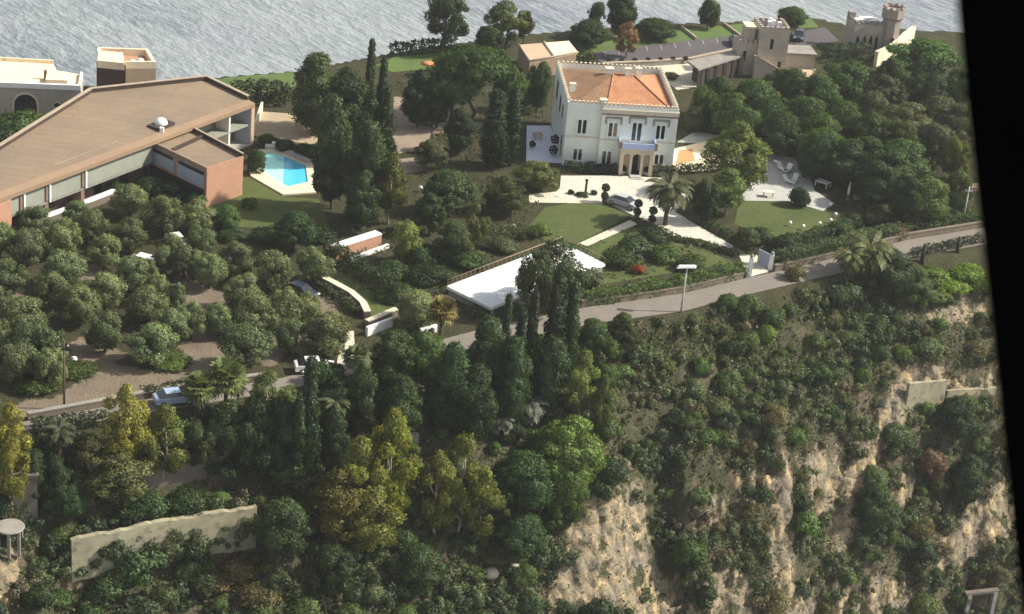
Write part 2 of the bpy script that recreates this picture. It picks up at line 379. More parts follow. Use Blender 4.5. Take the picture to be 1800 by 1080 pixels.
# ------------------------------------------------------------------ ground sheet, sea
def P2(pts, off=0.0): return [tuple(at(*p, off)) for p in pts]
ROCKPX = [
    [(1005, 925), (1035, 885), (1075, 872), (1118, 856), (1136, 905), (1155, 965), (1180, 1020), (1215, 1085), (940, 1085), (972, 1010), (985, 960)],
    [(1590, 652), (1668, 650), (1662, 716), (1610, 730), (1560, 770), (1538, 830), (1512, 872), (1478, 872), (1440, 862), (1380, 852), (1320, 880), (1262, 920), (1228, 952), (1226, 920), (1290, 850), (1370, 815), (1450, 805), (1512, 775), (1550, 722)],
    [(1360, 862), (1402, 872), (1398, 940), (1385, 1002), (1355, 992), (1362, 930)],
    [(1440, 860), (1512, 872), (1502, 930), (1470, 965), (1440, 930)],
    [(1478, 1040), (1545, 1005), (1610, 1010), (1612, 1085), (1470, 1085)],
    [(1700, 900), (1770, 835), (1790, 960), (1740, 985), (1690, 1015), (1630, 985), (1662, 930)],
    [(1565, 850), (1600, 845), (1605, 880), (1570, 885)],
    [(1120, 800), (1135, 800), (1125, 880), (1098, 900), (1090, 870)],
    [(0, 955), (30, 975), (20, 1050), (-20, 1060)], [(95, 1000), (130, 985), (140, 1060), (110, 1080)],
    [(375, 985), (450, 930), (470, 960), (420, 1075), (385, 1060)],
    [(1640, 540), (1730, 525), (1740, 560), (1600, 575)], [(1680, 660), (1750, 655), (1755, 695), (1665, 695)],
    [(1240, 1020), (1300, 1000), (1330, 1085), (1240, 1085)], [(1350, 1040), (1420, 1020), (1440, 1085), (1350, 1085)],
]
DIRTPX = [[(300, 425), (345, 430), (355, 500), (400, 520), (395, 575), (470, 590), (545, 575), (610, 610), (420, 640), (330, 665), (265, 650), (330, 600), (330, 520), (295, 490)],
          [(125, 590), (175, 600), (240, 650), (330, 665), (260, 700), (60, 735), (0, 735), (0, 700), (120, 690)],
          [(145, 470), (190, 470), (180, 520), (130, 530)], [(540, 525), (590, 525), (600, 560), (545, 560)], [(0, 500), (40, 510), (30, 545), (0, 545)]]
ROCKW = [P2(p) for p in ROCKPX]; DIRTW = [[tuple(flat(*q)) for q in p] for p in DIRTPX]
def rock_at(X, Y):
    jx = X + (fbm(X * .7, Y * .7, 3) - .5) * 3.0; jy = Y + (fbm(X * .7 + 40, Y * .7, 3) - .5) * 3.0
    r = np.zeros(X.shape)
    for p in ROCKW: r = np.maximum(r, inpoly(jx, jy, p))
    return r * (fbm(X * .42 + 80, Y * .42 + 5, 3) < .79)
def ground_sheet():
    # one non-uniform grid: fine over the slope, coarse elsewhere, reaching far to the sides below the sea
    xs = np.concatenate([np.arange(-600, -75, 25), np.arange(-75, 85, .38), np.arange(85, 620, 25)])
    ys = np.concatenate([np.arange(60, 140, 4), np.arange(140, 250, .38), np.arange(252, 380, 1.2)])
    X, Y = np.meshgrid(xs, ys); Z = h(X, Y)
    Z = np.where(Y < 140, Z - (140 - Y) * .4, Z)
    s = roads(X, Y)
    Z = Z + np.where((s > 3) & (s < 45), (fbm(X * 1.1, Y * 1.1, 3) - .5) * .9, 0)
    ny, nx = X.shape
    V = np.stack([X, Y, Z], -1).reshape(-1, 3)
    idx = np.arange(ny * nx).reshape(ny, nx)
    Fc = np.stack([idx[:-1, :-1], idx[:-1, 1:], idx[1:, 1:], idx[1:, :-1]], -1).reshape(-1, 4)
    me = np_mesh("ground", V, Fc)
    rk = rock_at(X, Y).ravel()
    dt = np.zeros(X.shape)
    jx = X + (fbm(X * .35, Y * .35, 3) - .5) * 5; jy = Y + (fbm(X * .35 + 9, Y * .35, 3) - .5) * 5
    for p in DIRTW: dt = np.maximum(dt, inpoly(jx, jy, p))
    slope = sstep(2.0, 5.0, s).ravel()
    jx = X + (fbm(X * .25 + 3, Y * .25, 4) - .5) * 16; jy = Y + (fbm(X * .25, Y * .25 + 60, 4) - .5) * 16
    halo = np.zeros(X.shape)
    for p in ROCKW: halo = np.maximum(halo, inpoly(jx, jy, p))
    for nm, arr in (("rock", rk), ("halo", halo.ravel()), ("dirt", dt.ravel()), ("slope", slope)):
        a = me.attributes.new(nm, 'FLOAT', 'POINT'); a.data.foreach_set("value", arr.astype(np.float32))
    me.polygons.foreach_set("use_smooth", np.ones(len(Fc), bool))
    m, nt, b = nodes("ground")
    at_ = lambda n: N(nt, "ShaderNodeAttribute", attribute_name=n).outputs["Fac"]
    big = tex(nt, .09, 5); mid = tex(nt, .5, 5); fine = tex(nt, 2.6, 5, rough=.7)
    garden = mixc(nt, ramp(nt, mid, .35, .65), (.030, .034, .014), (.052, .050, .024))
    garden = mixc(nt, ramp(nt, fine, .5, .75), garden, (.085, .070, .042))
    soil = mixc(nt, ramp(nt, mid, .35, .65), (.034, .042, .019), (.070, .064, .038))
    soil = mixc(nt, ramp(nt, fine, .48, .72), soil, (.13, .105, .07))
    dirt = mixc(nt, ramp(nt, mid, .3, .7), (.15, .118, .088), (.215, .172, .125))
    strata = tex(nt, .55, 5, rough=.6, mapping={"scale": (.35, .35, 1.7), "rot": (R(14), R(-9), 0)})
    blocks = tex(nt, .75, 0, kind="voronoi", mapping={"scale": (1, 1, .55), "rot": (R(20), R(12), R(30))})
    rock = mixc(nt, ramp(nt, strata, .36, .62), (.36, .275, .155), (.235, .205, .15))
    rock = mixc(nt, ramp(nt, tex(nt, .22, 4), .46, .62), rock, (.205, .175, .135))
    rock = mixc(nt, ramp(nt, tex(nt, .5, 3, mapping={'scale': (1.2, 1.2, .3)}), .57, .66), rock, (.50, .37, .20))
    rock = mixc(nt, ramp(nt, blocks, .62, 1.0, 0, .8), rock, (.10, .085, .062))
    rock = mixc(nt, ramp(nt, fine, .46, .66, 0, .8), rock, (.13, .105, .07))
    rock = mixc(nt, ramp(nt, tex(nt, .45, 5, rough=.7), .53, .60), rock, (.050, .054, .028))
    rbump = nt.nodes.new("ShaderNodeMath"); rbump.operation = 'MULTIPLY_ADD'; nt.links.new(blocks, rbump.inputs[0]); rbump.inputs[1].default_value = -1.2; nt.links.new(strata, rbump.inputs[2])
    rmul = nt.nodes.new("ShaderNodeMath"); rmul.operation = 'MULTIPLY'; nt.links.new(rbump.outputs[0], rmul.inputs[0]); nt.links.new(at_("rock"), rmul.inputs[1])
    radd = nt.nodes.new("ShaderNodeMath"); radd.operation = 'MULTIPLY_ADD'; nt.links.new(fine, radd.inputs[0]); radd.inputs[1].default_value = .45; nt.links.new(rmul.outputs[0], radd.inputs[2])
    dry = mixc(nt, ramp(nt, fine, .38, .66), (.135, .105, .072), (.075, .062, .042)); soil = mixc(nt, at_("halo"), soil, dry)
    c = mixc(nt, at_("slope"), garden, soil); c = mixc(nt, at_("dirt"), c, dirt); c = mixc(nt, at_("rock"), c, rock)
    nt.links.new(c, b.inputs["Base Color"]); b.inputs["Roughness"].default_value = .97; b.inputs["Specular IOR Level"].default_value = .15
    bump(nt, b, radd.outputs[0], 1.0, .55)
    me.materials.append(m)
    o = link("ground", me); tag(o, kind="structure"); return o
ground_sheet()

def sea():
    m, nt, b = nodes("sea")
    mp = {"scale": (2.6, 1, 1), "rot": (0, 0, R(-50)), "type": 'TEXTURE'}
    w1 = tex(nt, .30, 4, rough=.6, mapping=mp); w2 = tex(nt, .011, 4, mapping={"scale": (3, 1, 1), "rot": (0, 0, R(-30)), "type": 'TEXTURE'}); w3 = tex(nt, .8, 4, rough=.65, mapping=mp); w4 = tex(nt, .05, 3)
    c = mixc(nt, ramp(nt, w1, .38, .60), (.105, .13, .16), (.20, .225, .24))
    c = mixc(nt, ramp(nt, w4, .45, .62, 0, .5), c, (.22, .215, .28)); c = mixc(nt, ramp(nt, w2, .40, .58, 0, .75), c, (.27, .305, .305))
    c = mixc(nt, ramp(nt, w3, .52, .68, 0, .8), c, (.33, .36, .37))
    nt.links.new(c, b.inputs["Base Color"]); b.inputs["Roughness"].default_value = .42
    add = nt.nodes.new("ShaderNodeMath"); add.operation = 'MULTIPLY_ADD'; nt.links.new(w1, add.inputs[0]); add.inputs[1].default_value = 2.2; nt.links.new(w3, add.inputs[2])
    bump(nt, b, add.outputs[0], .5, 1.6)
    me = np_mesh("sea", [(-1500, -500, -46), (1500, -500, -46), (1500, 2500, -46), (-1500, 2500, -46)], [(0, 1, 2, 3)], m)
    tag(link("sea", me), kind="structure")
sea()

# ------------------------------------------------------------------ sheets on the plateau: road, lawns, paving, paths
def sheet(name, px, mat, z, thick=None, off=0.0):
    P = [flat(*p, z) for p in px]
    mb = MB(); mb.prism([(p[0], p[1]) for p in P], z - (thick or .3), z)
    return tag(mb.build(name, mat), kind="structure")
def lineat(pts, x):
    return np.interp(x, [p[0] for p in pts], [p[1] for p in pts])
ROAD_UP = [(-300, 828), (-100, 768), (60, 738), (190, 714), (330, 688), (480, 668), (610, 638), (720, 612), (860, 575), (1030, 540), (1200, 516), (1300, 492), (1440, 461), (1600, 421), (1720, 402), (1900, 370), (2300, 284)]
ROAD_LO = [(-300, 845), (-100, 785), (60, 753), (190, 738), (330, 714), (480, 690), (610, 660), (720, 640), (860, 605), (1030, 571), (1200, 547), (1300, 521), (1440, 488), (1600, 453), (1720, 431), (1900, 398), (2300, 310)]
def ribbon(name, up, lo, mat, z, thick=.3, kind="structure"):
    mb = MB(); a = [flat(*p, z) for p in up]; b_ = [flat(*p, z) for p in lo]
    n = len(a); V = [tuple(p) for p in a + b_] + [(p[0], p[1], z - thick) for p in a + b_]
    fs = []
    for i in range(n - 1):
        fs += [(i, n + i, n + i + 1, i + 1), (2 * n + i, i, i + 1, 2 * n + i + 1)[::-1], (n + i, 3 * n + i, 3 * n + i + 1, n + i + 1)]
    mb.add(V, fs); o = mb.build(name, mat)
    if kind: tag(o, kind=kind)
    return o
ribbon("road", ROAD_UP, ROAD_LO, M["asphalt"], .05)
PZ = .06
sheet("lawn", [(925, 402), (958, 365), (1000, 358), (1058, 356), (1108, 380), (1010, 430), (965, 428)], M["lawn"], .04)
sheet("lawn", [(1300, 352), (1390, 354), (1452, 372), (1482, 395), (1440, 425), (1380, 420), (1290, 395)], M["lawn"], .04)
sheet("lawn", [(430, 305), (500, 346), (560, 350), (580, 400), (500, 405), (400, 398), (360, 372), (375, 350)], M["lawn"], .04)
sheet("lawn", [(590, 475), (640, 500), (700, 545), (650, 560), (610, 520), (565, 490)], M["lawn"], .04)
sheet("lawn", [(700, 460), (790, 440), (860, 440), (780, 500), (720, 520)], M["lawn"], .04)
sheet("lawn", [(1015, 440), (1108, 398), (1165, 420), (1240, 440), (1290, 462), (1060, 500)], M["lawn"], .035)
sheet("far_lawn", [(360, 146), (400, 136), (515, 127), (530, 150), (450, 165), (395, 158)], M["far_lawn"], .04)
sheet("far_lawn", [(660, 115), (700, 98), (775, 92), (790, 118), (690, 127)], M["far_lawn"], .04)
sheet("far_lawn", [(1005, 72), (1140, 57), (1330, 40), (1345, 62), (1290, 66), (1050, 92), (1020, 92)], M["far_lawn"], .04)
sheet("far_lawn", [(1365, 40), (1425, 32), (1440, 48), (1375, 52)], M["far_lawn"], .04)
sheet("plaza", [(986, 309), (1084, 309), (1168, 313), (1214, 338), (1186, 372), (1155, 395), (1112, 378), (1060, 353), (1020, 354), (972, 344), (984, 330)], M["plaza"], PZ)
sheet("driveway", [(1186, 372), (1232, 400), (1300, 438), (1322, 452), (1352, 476), (1316, 487), (1298, 446), (1270, 438), (1232, 420), (1192, 417), (1172, 410), (1150, 393), (1112, 378)], M["plaza"], PZ + .012)
sheet("path", [(1108, 387), (1120, 394), (1014, 441), (1006, 433)], M["path"], PZ + .006)
sheet("path", [(930, 343), (985, 336), (985, 342), (972, 346), (1062, 353), (1060, 358), (930, 356)], M["path"], PZ - .008)
sheet("pool_terrace_path", [(1184, 262), (1212, 255), (1240, 249), (1283, 262), (1300, 288), (1240, 302), (1182, 300)], M["roofcream"], PZ + .004)
sheet("patio", [(1194, 264), (1217, 262), (1222, 284), (1188, 287)], M["terracotta_floor"], PZ + .03, .05)
sheet("deck", [(1300, 352), (1350, 266), (1395, 278), (1422, 304), (1432, 335), (1466, 357), (1446, 371), (1388, 354), (1312, 353)], M["deck"], PZ + .05)
sheet("terrace", [(926, 221), (968, 221), (992, 287), (925, 283)], M["shadeblue_floor"], PZ)
sheet("court", [(440, 195), (560, 203), (580, 250), (500, 258), (440, 235)], M["sand"], .05)
sheet("path", [(692, 170), (720, 172), (718, 215), (760, 225), (750, 262), (700, 270), (690, 240)], M["dirt"], .05)
sheet("path", [(700, 280), (745, 275), (755, 300), (710, 305)], M["dirt"], .045)
sheet("path", [(760, 215), (850, 215), (850, 232), (760, 235)], M["dirt"], .045)
sheet("terrace", [(1062, 112), (1240, 108), (1245, 150), (1190, 158), (1150, 128), (1065, 124)], M["path"], PZ)
sheet("car_park", [(1040, 92), (1296, 62), (1310, 90), (1210, 108), (1060, 116)], M["carpark"], .07)
sheet("car_park", [(1392, 58), (1450, 48), (1475, 72), (1400, 84)], M["carpark"], .07)
sheet("path", [(1220, 232), (1290, 240), (1290, 256), (1190, 250)], M["deck"], .045)
sheet("path", [(1500, 343), (1720, 322), (1720, 335), (1500, 352)], M["dirt"], .045)
sheet("path", [(740, 545), (800, 512), (812, 520), (757, 560)], M["path"], .045)
sheet("path", [(592, 640), (602, 580), (622, 582), (625, 640)], M["path"], .055)
sheet("path", [(1330, 448), (1345, 470), (1350, 478), (1312, 487), (1318, 460)], M["path"], PZ + .02)
# bay lines of the car park
def bays():
    for i in range(10):
        t = i / 9.0; px = 1062 + 222 * t; py = 90 - 25 * t
        a = flat(px, py, .09); b_ = flat(px + 3, py + 8, .09); d = Vector((b_ - a)[:2]).normalized(); n = Vector((-d.y, d.x)) * .06
        mb = MB(); mb.prism([(a[0] + n.x, a[1] + n.y), (a[0] - n.x, a[1] - n.y), (b_[0] - n.x, b_[1] - n.y), (b_[0] + n.x, b_[1] + n.y)], .06, .085)
        tag(mb.build("road_marking", M["line_white"]), kind="structure")
bays()

# ------------------------------------------------------------------ walls along things
def wall_line(name, pts, mat, height, thick, label, cat="wall", cap=None, z0=None, group=None, along=True):
    """pts: world points (x,y,zbase) of the front foot"""
    mb = MB(); cp = MB()
    pts = [np.array(p, float) for p in pts]
    n = len(pts); nr = []
    for i in range(n):
        d = pts[min(i + 1, n - 1)][:2] - pts[max(i - 1, 0)][:2]; d /= np.linalg.norm(d) + 1e-9; nr.append(np.array([-d[1], d[0]]))
    def strip(m_, lo, hi, t0, t1):
        V = []
        for p, q in zip(pts, nr):
            for t, z in ((t0, lo), (t1, lo), (t1, hi), (t0, hi)): V.append((p[0] + q[0] * t, p[1] + q[1] * t, p[2] + z))
        fs = []
        for i in range(n - 1):
            for k in range(4): fs.append((4 * i + k, 4 * i + (k + 1) % 4, 4 * i + 4 + (k + 1) % 4, 4 * i + 4 + k))
        fs += [(3, 2, 1, 0), tuple(4 * (n - 1) + k for k in range(4))]
        m_.add(V, [f[::-1] for f in fs])
    strip(mb, -.6, height, 0, thick)
    o = mb.build(name, mat); tag(o, label, cat, group)
    if cap:
        strip(cp, height - .02, height + .12, -.06, thick + .06); cp.build("coping", cap, o)
    return o
def fl(pts, z=0): return [flat(*p, z) for p in pts]
def dens(pts, k=6):
    out = []
    for a, b_ in zip(pts[:-1], pts[1:]):
        for i in range(k): out.append(a + (b_ - a) * i / k)
    return out + [pts[-1]]
M["roadwall"] = surf("low_road_wall", (.17, .135, .10), (.12, .10, .08), .9, .95, c3=(.24, .2, .15), fine=5, bmp=.6)
wall_line("roadside_wall", dens(fl([(1022, 541), (1110, 530), (1200, 516), (1306, 491)])), M["roadwall"], .75, .35, "low brown stone wall between the hedge and the road, left of the white gate", cap=M["roadwall"])
wall_line("roadside_wall", dens(fl([(1362, 478), (1440, 461), (1600, 421), (1725, 401)])), M["roadwall"], .75, .35, "low brown stone wall along the road right of the white gate", cap=M["roadwall"])
wall_line("roadside_wall", dens(fl([(50, 740), (190, 714), (330, 688), (470, 669)])), M["roadwall"], .7, .4, "rough dark stone wall between the olive grove and the lower road", cap=M["greystone"])
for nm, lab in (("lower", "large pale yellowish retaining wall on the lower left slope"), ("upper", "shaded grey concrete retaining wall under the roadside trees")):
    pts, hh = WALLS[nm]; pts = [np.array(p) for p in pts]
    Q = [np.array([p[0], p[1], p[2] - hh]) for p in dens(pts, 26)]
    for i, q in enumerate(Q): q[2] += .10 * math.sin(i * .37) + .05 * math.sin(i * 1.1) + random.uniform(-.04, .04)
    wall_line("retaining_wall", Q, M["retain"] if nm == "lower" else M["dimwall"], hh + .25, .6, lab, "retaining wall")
wall_line("retaining_wall", [at(572, 792), at(668, 790), at(735, 792)], M["concrete"], 1.9, .5, "short grey wall behind the yellow-green tree on the slope", "retaining wall")
wall_line("retaining_wall", [at(1592, 716), at(1658, 710)], M["retain"], 3.2, .5, "tan retaining wall of the small ledge on the right cliff", "retaining wall")
wall_line("retaining_wall", [at(1664, 700), at(1750, 694)], M["retain"], 1.0, .4, "low kerb wall along the ledge path at right", "retaining wall")
wall_line("garden_wall", dens(fl([(545, 494), (575, 507), (612, 527), (632, 545), (640, 562)]), 4), M["roadwall"], .9, .7, "curved tan garden wall with cream coping beside the grove", cap=M["cream"])
wall_line("garden_wall", fl([(648, 578), (700, 556)]), M["roadwall"], .8, .6, "short tan garden wall end above the white roadside kerb", cap=M["cream"])
wall_line("garden_wall", dens(fl([(18, 415), (64, 402), (120, 382), (168, 364), (208, 348)]), 3), M["roadwall"], .9, .8, "white topped garden wall in front of the long brown building", cap=M["white"])
wall_line("garden_wall", fl([(347, 397), (376, 404)]), M["cream"], .7, .4, "short cream wall between olive trees below the brown wing")
# brick-faced garden terrace with white coping beside the pool lawn
br = [np.array(p) for p in (flat(590, 458), flat(670, 432))]
wall_line("brick_terrace_wall", br, M["salmon"], 1.5, 1.15, "reddish brick terrace wall with broad white top near the lawn", cap=M["white"])
wall_line("garden_wall", fl([(614, 462), (684, 436)]), M["white"], .45, .4, "low white kerb wall below the reddish brick terrace")
wall_line("garden_wall", fl([(646, 592), (690, 575)]), M["white"], 1.1, .35, "pale wall section beside the road entrance near the palm")
wall_line("garden_wall", fl([(740, 592), (768, 584)]), M["white"], .9, .3, "white wall piece behind the brown palm trunk")
wall_line("garden_wall", dens(fl([(450, 232), (462, 196)]), 1), M["cream"], 1.4, .3, "narrow cream wall beside the tan court and brown building")

# ------------------------------------------------------------------ white villa
def villa():
    o3 = flat(988, 293); rz = R(6.5)
    root = empty("villa", (o3[0], o3[1], 0), rz)
    tag(root, "white two-storey villa with terracotta hip roof and arched portico", "villa")
    W, D, H = 15.0, 17.2, 8.9
    xb = 4.7                                     # the left block stands back by 0.5 m
    mb = MB(); mb.prism([(0, .5), (xb, .5), (xb, 0), (W, 0), (W, D), (0, D)], -.4, 8.25)
    wall = mb.build("wall", M["white_wall"], root)
    # parapet: ring of thin walls standing on the block
    pr = MB(); t = .35; z0, z1 = 8.25, 9.0
    pr.box(0, xb, .5, .5 + t, z0, z1); pr.box(xb, W, 0, t, z0, z1 + .1); pr.box(W - t, W, t, D - t, z0, z1 + .1); pr.box(0, W, D - t, D, z0, z1); pr.box(0, t, .5 + t, D - t, z0, z1)
    par = pr.build("parapet", M["white_wall"], root)
    def merl(x0, y0, x1, y1, n, zt):
        for i in range(n):
            f = (i + .5) / n; x = x0 + (x1 - x0) * f; y = y0 + (y1 - y0) * f
            m_ = MB(); m_.box(x - .17, x + .17, y - .16, y + .16, zt - .01, zt + .34); m_.build('merlon', M['cream'], root)
    merl(.1, .68, xb, .68, 8, z1); merl(xb, .18, W, .18, 18, z1 + .1); merl(W - .18, .7, W - .18, D, 24, z1 + .1); merl(.18, 1.1, .18, D, 24, z1); merl(.6, D - .18, W - .4, D - .18, 22, z1)
    co = MB(); co.box(xb - .12, W + .12, -.16, -.003, 8.05, 8.62); co.box(W + .003, W + .14, -.16, D, 8.05, 8.62); co.build("cornice", M["cream"], root)
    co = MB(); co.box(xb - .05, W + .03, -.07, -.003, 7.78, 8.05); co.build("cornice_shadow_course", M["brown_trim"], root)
    sc = MB(); sc.box(-.05, xb - .003, .43, .497, 4.18, 4.36); sc.box(xb - .05, W + .05, -.07, -.003, 4.18, 4.36); sc.box(W + .003, W + .07, -.07, D, 4.18, 4.36); sc.box(-.07, -.003, .43, D, 4.18, 4.36)
    sc.build("string_course", M["cream"], root)
    # pilaster at the step and the corners
    pl = MB(); pl.box(xb - .003, xb + .5, -.06, -.002, 0, 7.78); pl.build("pilaster", M["white_wall"], root); pl = MB(); pl.box(W - .45, W + .04, -.06, -.002, 0, 7.78); pl.build("pilaster", M["white_wall"], root)
    # roofs
    e = .36; zr, zl, zt = 8.3, 8.3, 10.4
    A = (xb + .5, e, zr); B = (W - e, e, zr); C_ = (W - e, D - e, zr); r0 = (7.0, 9.2, zt); r1 = (9.9, 9.2, zt); L0 = (e, .9, zl); L1 = (e, D - e, zl); A2 = (e, D - e, zl)
    fr = MB(); fr.add([A, B, r1, r0], [(0, 1, 2, 3)]); fr.build("front_roof_slope", M["tile"], root)
    rr = MB(); rr.add([B, C_, r1], [(0, 1, 2)]); rr.build("right_roof_slope", M["tile"], root)
    lr = MB(); lr.add([L0, A, r0, L1], [(0, 1, 2), (0, 2, 3)]); lr.build("left_roof_slope", M["tile_old"], root)
    bk = MB(); bk.add([C_, L1, r0, r1], [(0, 1, 2, 3)]); bk.build("back_roof_slope", M["tile_old"], root)
    rg = MB()
    for p, q in ((A, r0), (B, r1), (r0, r1)): rg.tube([Vector(p) + Vector((0, 0, .06)), Vector(q) + Vector((0, 0, .06))], .11, 6)
    rg.build("ridge_tiles", M["tile"], root)
    for x, y, z, s in ((1.2, 6.6, 8.2, .34), (xb + .1, .8, 8.2, .4), (6.6, 10.6, 9.4, .5), (9.0, 9.4, 9.9, .36), (10.6, 10.2, 9.8, .38)):
        ch = MB(); ch.box(x - s, x + s, y - s, y + s, z, z + 1.35); c = ch.build("chimney", M["white_wall"], root)
        cp = MB(); cp.box(x - s - .1, x + s + .1, y - s - .1, y + s + .1, z + 1.35, z + 1.5); cp.build("chimney_cap", M["cream"], c)
    # windows: surround, dark lights, mullion
    def window(x, z0, z1, w, y, hood=True, right_shut=False):
        s = MB(); s.box(x - w / 2 - .22, x + w / 2 + .22, y - .09, y - .003, z1, z1 + .22); s.box(x - w / 2 - .22, x - w / 2, y - .09, y - .003, z0, z1); s.box(x + w / 2, x + w / 2 + .22, y - .09, y - .003, z0, z1); s.box(x - w / 2 - .3, x + w / 2 + .3, y - .16, y - .003, z0 - .16, z0)
        s.box(x - .09, x + .09, y - .08, y - .003, z0, z1)
        wdw = s.build("window", M["white_wall"], root)
        for sx in (-1, 1):
            a0, a1 = (x - w / 2, x - .09) if sx < 0 else (x + .09, x + w / 2)
            g = MB(); xm = (a0 + a1) / 2; rr_ = (a1 - a0) / 2; zz = z1 - rr_
            poly = [(a0, z0), (a1, z0)] + [(xm + rr_ * math.cos(k * math.pi / 8), zz + rr_ * math.sin(k * math.pi / 8)) for k in range(9)]
            g.add([(px, y - .03, pz) for px, pz in poly] , [tuple(range(len(poly)))]); g.build("pane", M["glass"] if not (right_shut and sx > 0) else M["brown_trim"], wdw)
        if hood:
            hd = MB(); hd.box(x - w / 2 - .55, x + w / 2 + .55, y - .2, y - .003, z1 + .62, z1 + .85); hd.box(x - w / 2 - .55, x - w / 2 - .38, y - .17, y - .003, z1 - .15, z1 + .62); hd.box(x + w / 2 + .38, x + w / 2 + .55, y - .17, y - .003, z1 - .15, z1 + .62)
            hd.build("hood_moulding", M["concrete"], wdw)
    window(2.2, 4.75, 6.7, 1.15, .5, False); window(6.35, 4.75, 6.7, 1.15, 0, True, True); window(9.6, 4.25, 6.9, 1.25, 0); window(12.85, 4.75, 6.7, 1.15, 0)
    window(2.0, .9, 2.5, 1.15, .5, False); window(5.9, .7, 2.6, 1.2, 0, False); window(13.1, 1.1, 2.5, 1.15, 0, False)
    for y0, z0, z1, w in ((3.2, .6, 3.2, .9), (8.5, 5.0, 7.0, 1.0), (13.2, 5.2, 7.6, 1.3), (5.2, 5.2, 6.9, .8)):
        s = MB(); s.box(-.06, -.003, y0 - w / 2 - .15, y0 + w / 2 + .15, z0 - .15, z1 + .15); q = s.build("window", M["concrete"], root)
        s = MB(); s.box(-.075, -.064, y0 - w / 2, y0 + w / 2, z0, z1); s.build("pane", M["glass"], q)
    for y0 in (3, 7.5, 12):
        for z0, z1 in ((1.0, 2.6), (5, 6.8)):
            s = MB(); s.box(W + .003, W + .06, y0 - .7, y0 + .7, z0 - .15, z1 + .15); q = s.build("window", M["cream"], root)
            s = MB(); s.box(W + .064, W + .075, y0 - .5, y0 + .5, z0, z1); s.build("pane", M["glass"], q)
    # portico with balcony
    x0, x1, y0, zt = 7.45, 12.0, -2.1, 3.75
    p = MB()
    p.box(x0, x1, y0, -.004, 3.15, zt)
    for a, b_ in ((x0, x0 + .5), (x0 + 1.35, x0 + 1.7), (x1 - 1.7, x1 - 1.35), (x1 - .5, x1)): p.box(a, b_, y0, y0 + .5, -.3, 3.15)
    for a in (x0, x1 - .4): p.box(a, a + .4, y0 + .503, -.004, -.3, 3.147)
    # arch shoulders
    for a, b_ in ((x0 + .5, x0 + 1.35), (x0 + 1.7, x1 - 1.7), (x1 - 1.35, x1 - .5)):
        w = b_ - a
        for sx in (0, 1):
            pts = [(a + w * .5 - w * .5 * math.cos(t * math.pi / 12), 3.15 - w * .45 + w * .45 * math.sin(t * math.pi / 12)) for t in range(7)] if sx == 0 else [(a + w * .5 + w * .5 * math.cos(t * math.pi / 12), 3.15 - w * .45 + w * .45 * math.sin(t * math.pi / 12)) for t in range(7)]
            pts = pts + [(a if sx == 0 else b_, 3.147)]
            V = [(q[0], y0 + .02, q[1]) for q in pts] + [(q[0], y0 + .45, q[1]) for q in pts]; n = len(pts)
            p.add(V, [tuple(range(n)), tuple(range(2 * n - 1, n - 1, -1))] + [(i, (i + 1) % n, n + (i + 1) % n, n + i) for i in range(n)])
    por = p.build("portico", M["cream"], root)
    bk = MB(); bk.box(x0 + .42, x0 + 1.5, y0 + .55, y0 + .7, 0, 3.1); bk.box(x1 - 1.5, x1 - .42, y0 + .55, y0 + .7, 0, 3.1); bk.build("back_panel", M["tan"], por)
    d = MB(); d.box(x0 + 1.75, x1 - 1.75, -.14, -.02, 0, 2.75); dr = d.build("door", M["dark"], root)
    st = MB(); st.box(x0 + 1.5, x1 - 1.5, y0 - 1.0, y0 - .01, -.2, .22); st.box(x0 + 1.3, x1 - 1.3, y0 - 1.5, y0 - 1.01, -.2, .11); st.build("entrance_steps", M["deck"], root)
    b = MB(); b.box(x0 - .25, x1 + .25, y0 - .35, -.006, zt + .004, zt + .2); bal = b.build("balcony", M["cream"], root)
    b = MB(); b.box(x0 - .1, x1 + .1, y0 - .2, -.01, zt + .2, zt + .26); b.build("balcony_floor", M["shadeblue_floor"], bal)
    b = MB(); b.box(x0 - .2, x1 + .2, y0 - .3, y0 - .18, zt + .2, zt + 1.0); b.box(x0 - .2, x0 - .1, y0 - .17, -.01, zt + .2, zt + 1.0); b.box(x1 + .1, x1 + .2, y0 - .17, -.01, zt + .2, zt + 1.0)
    b.build("parapet", M["shadeblue_white"], bal)
    for a in (x0 - .3, x1 - .05):
        b = MB(); b.box(a, a + .35, y0 - .36, y0 - .02, zt + .2, zt + 1.15); b.build("corner_post", M["brown_trim"], bal)
villa()

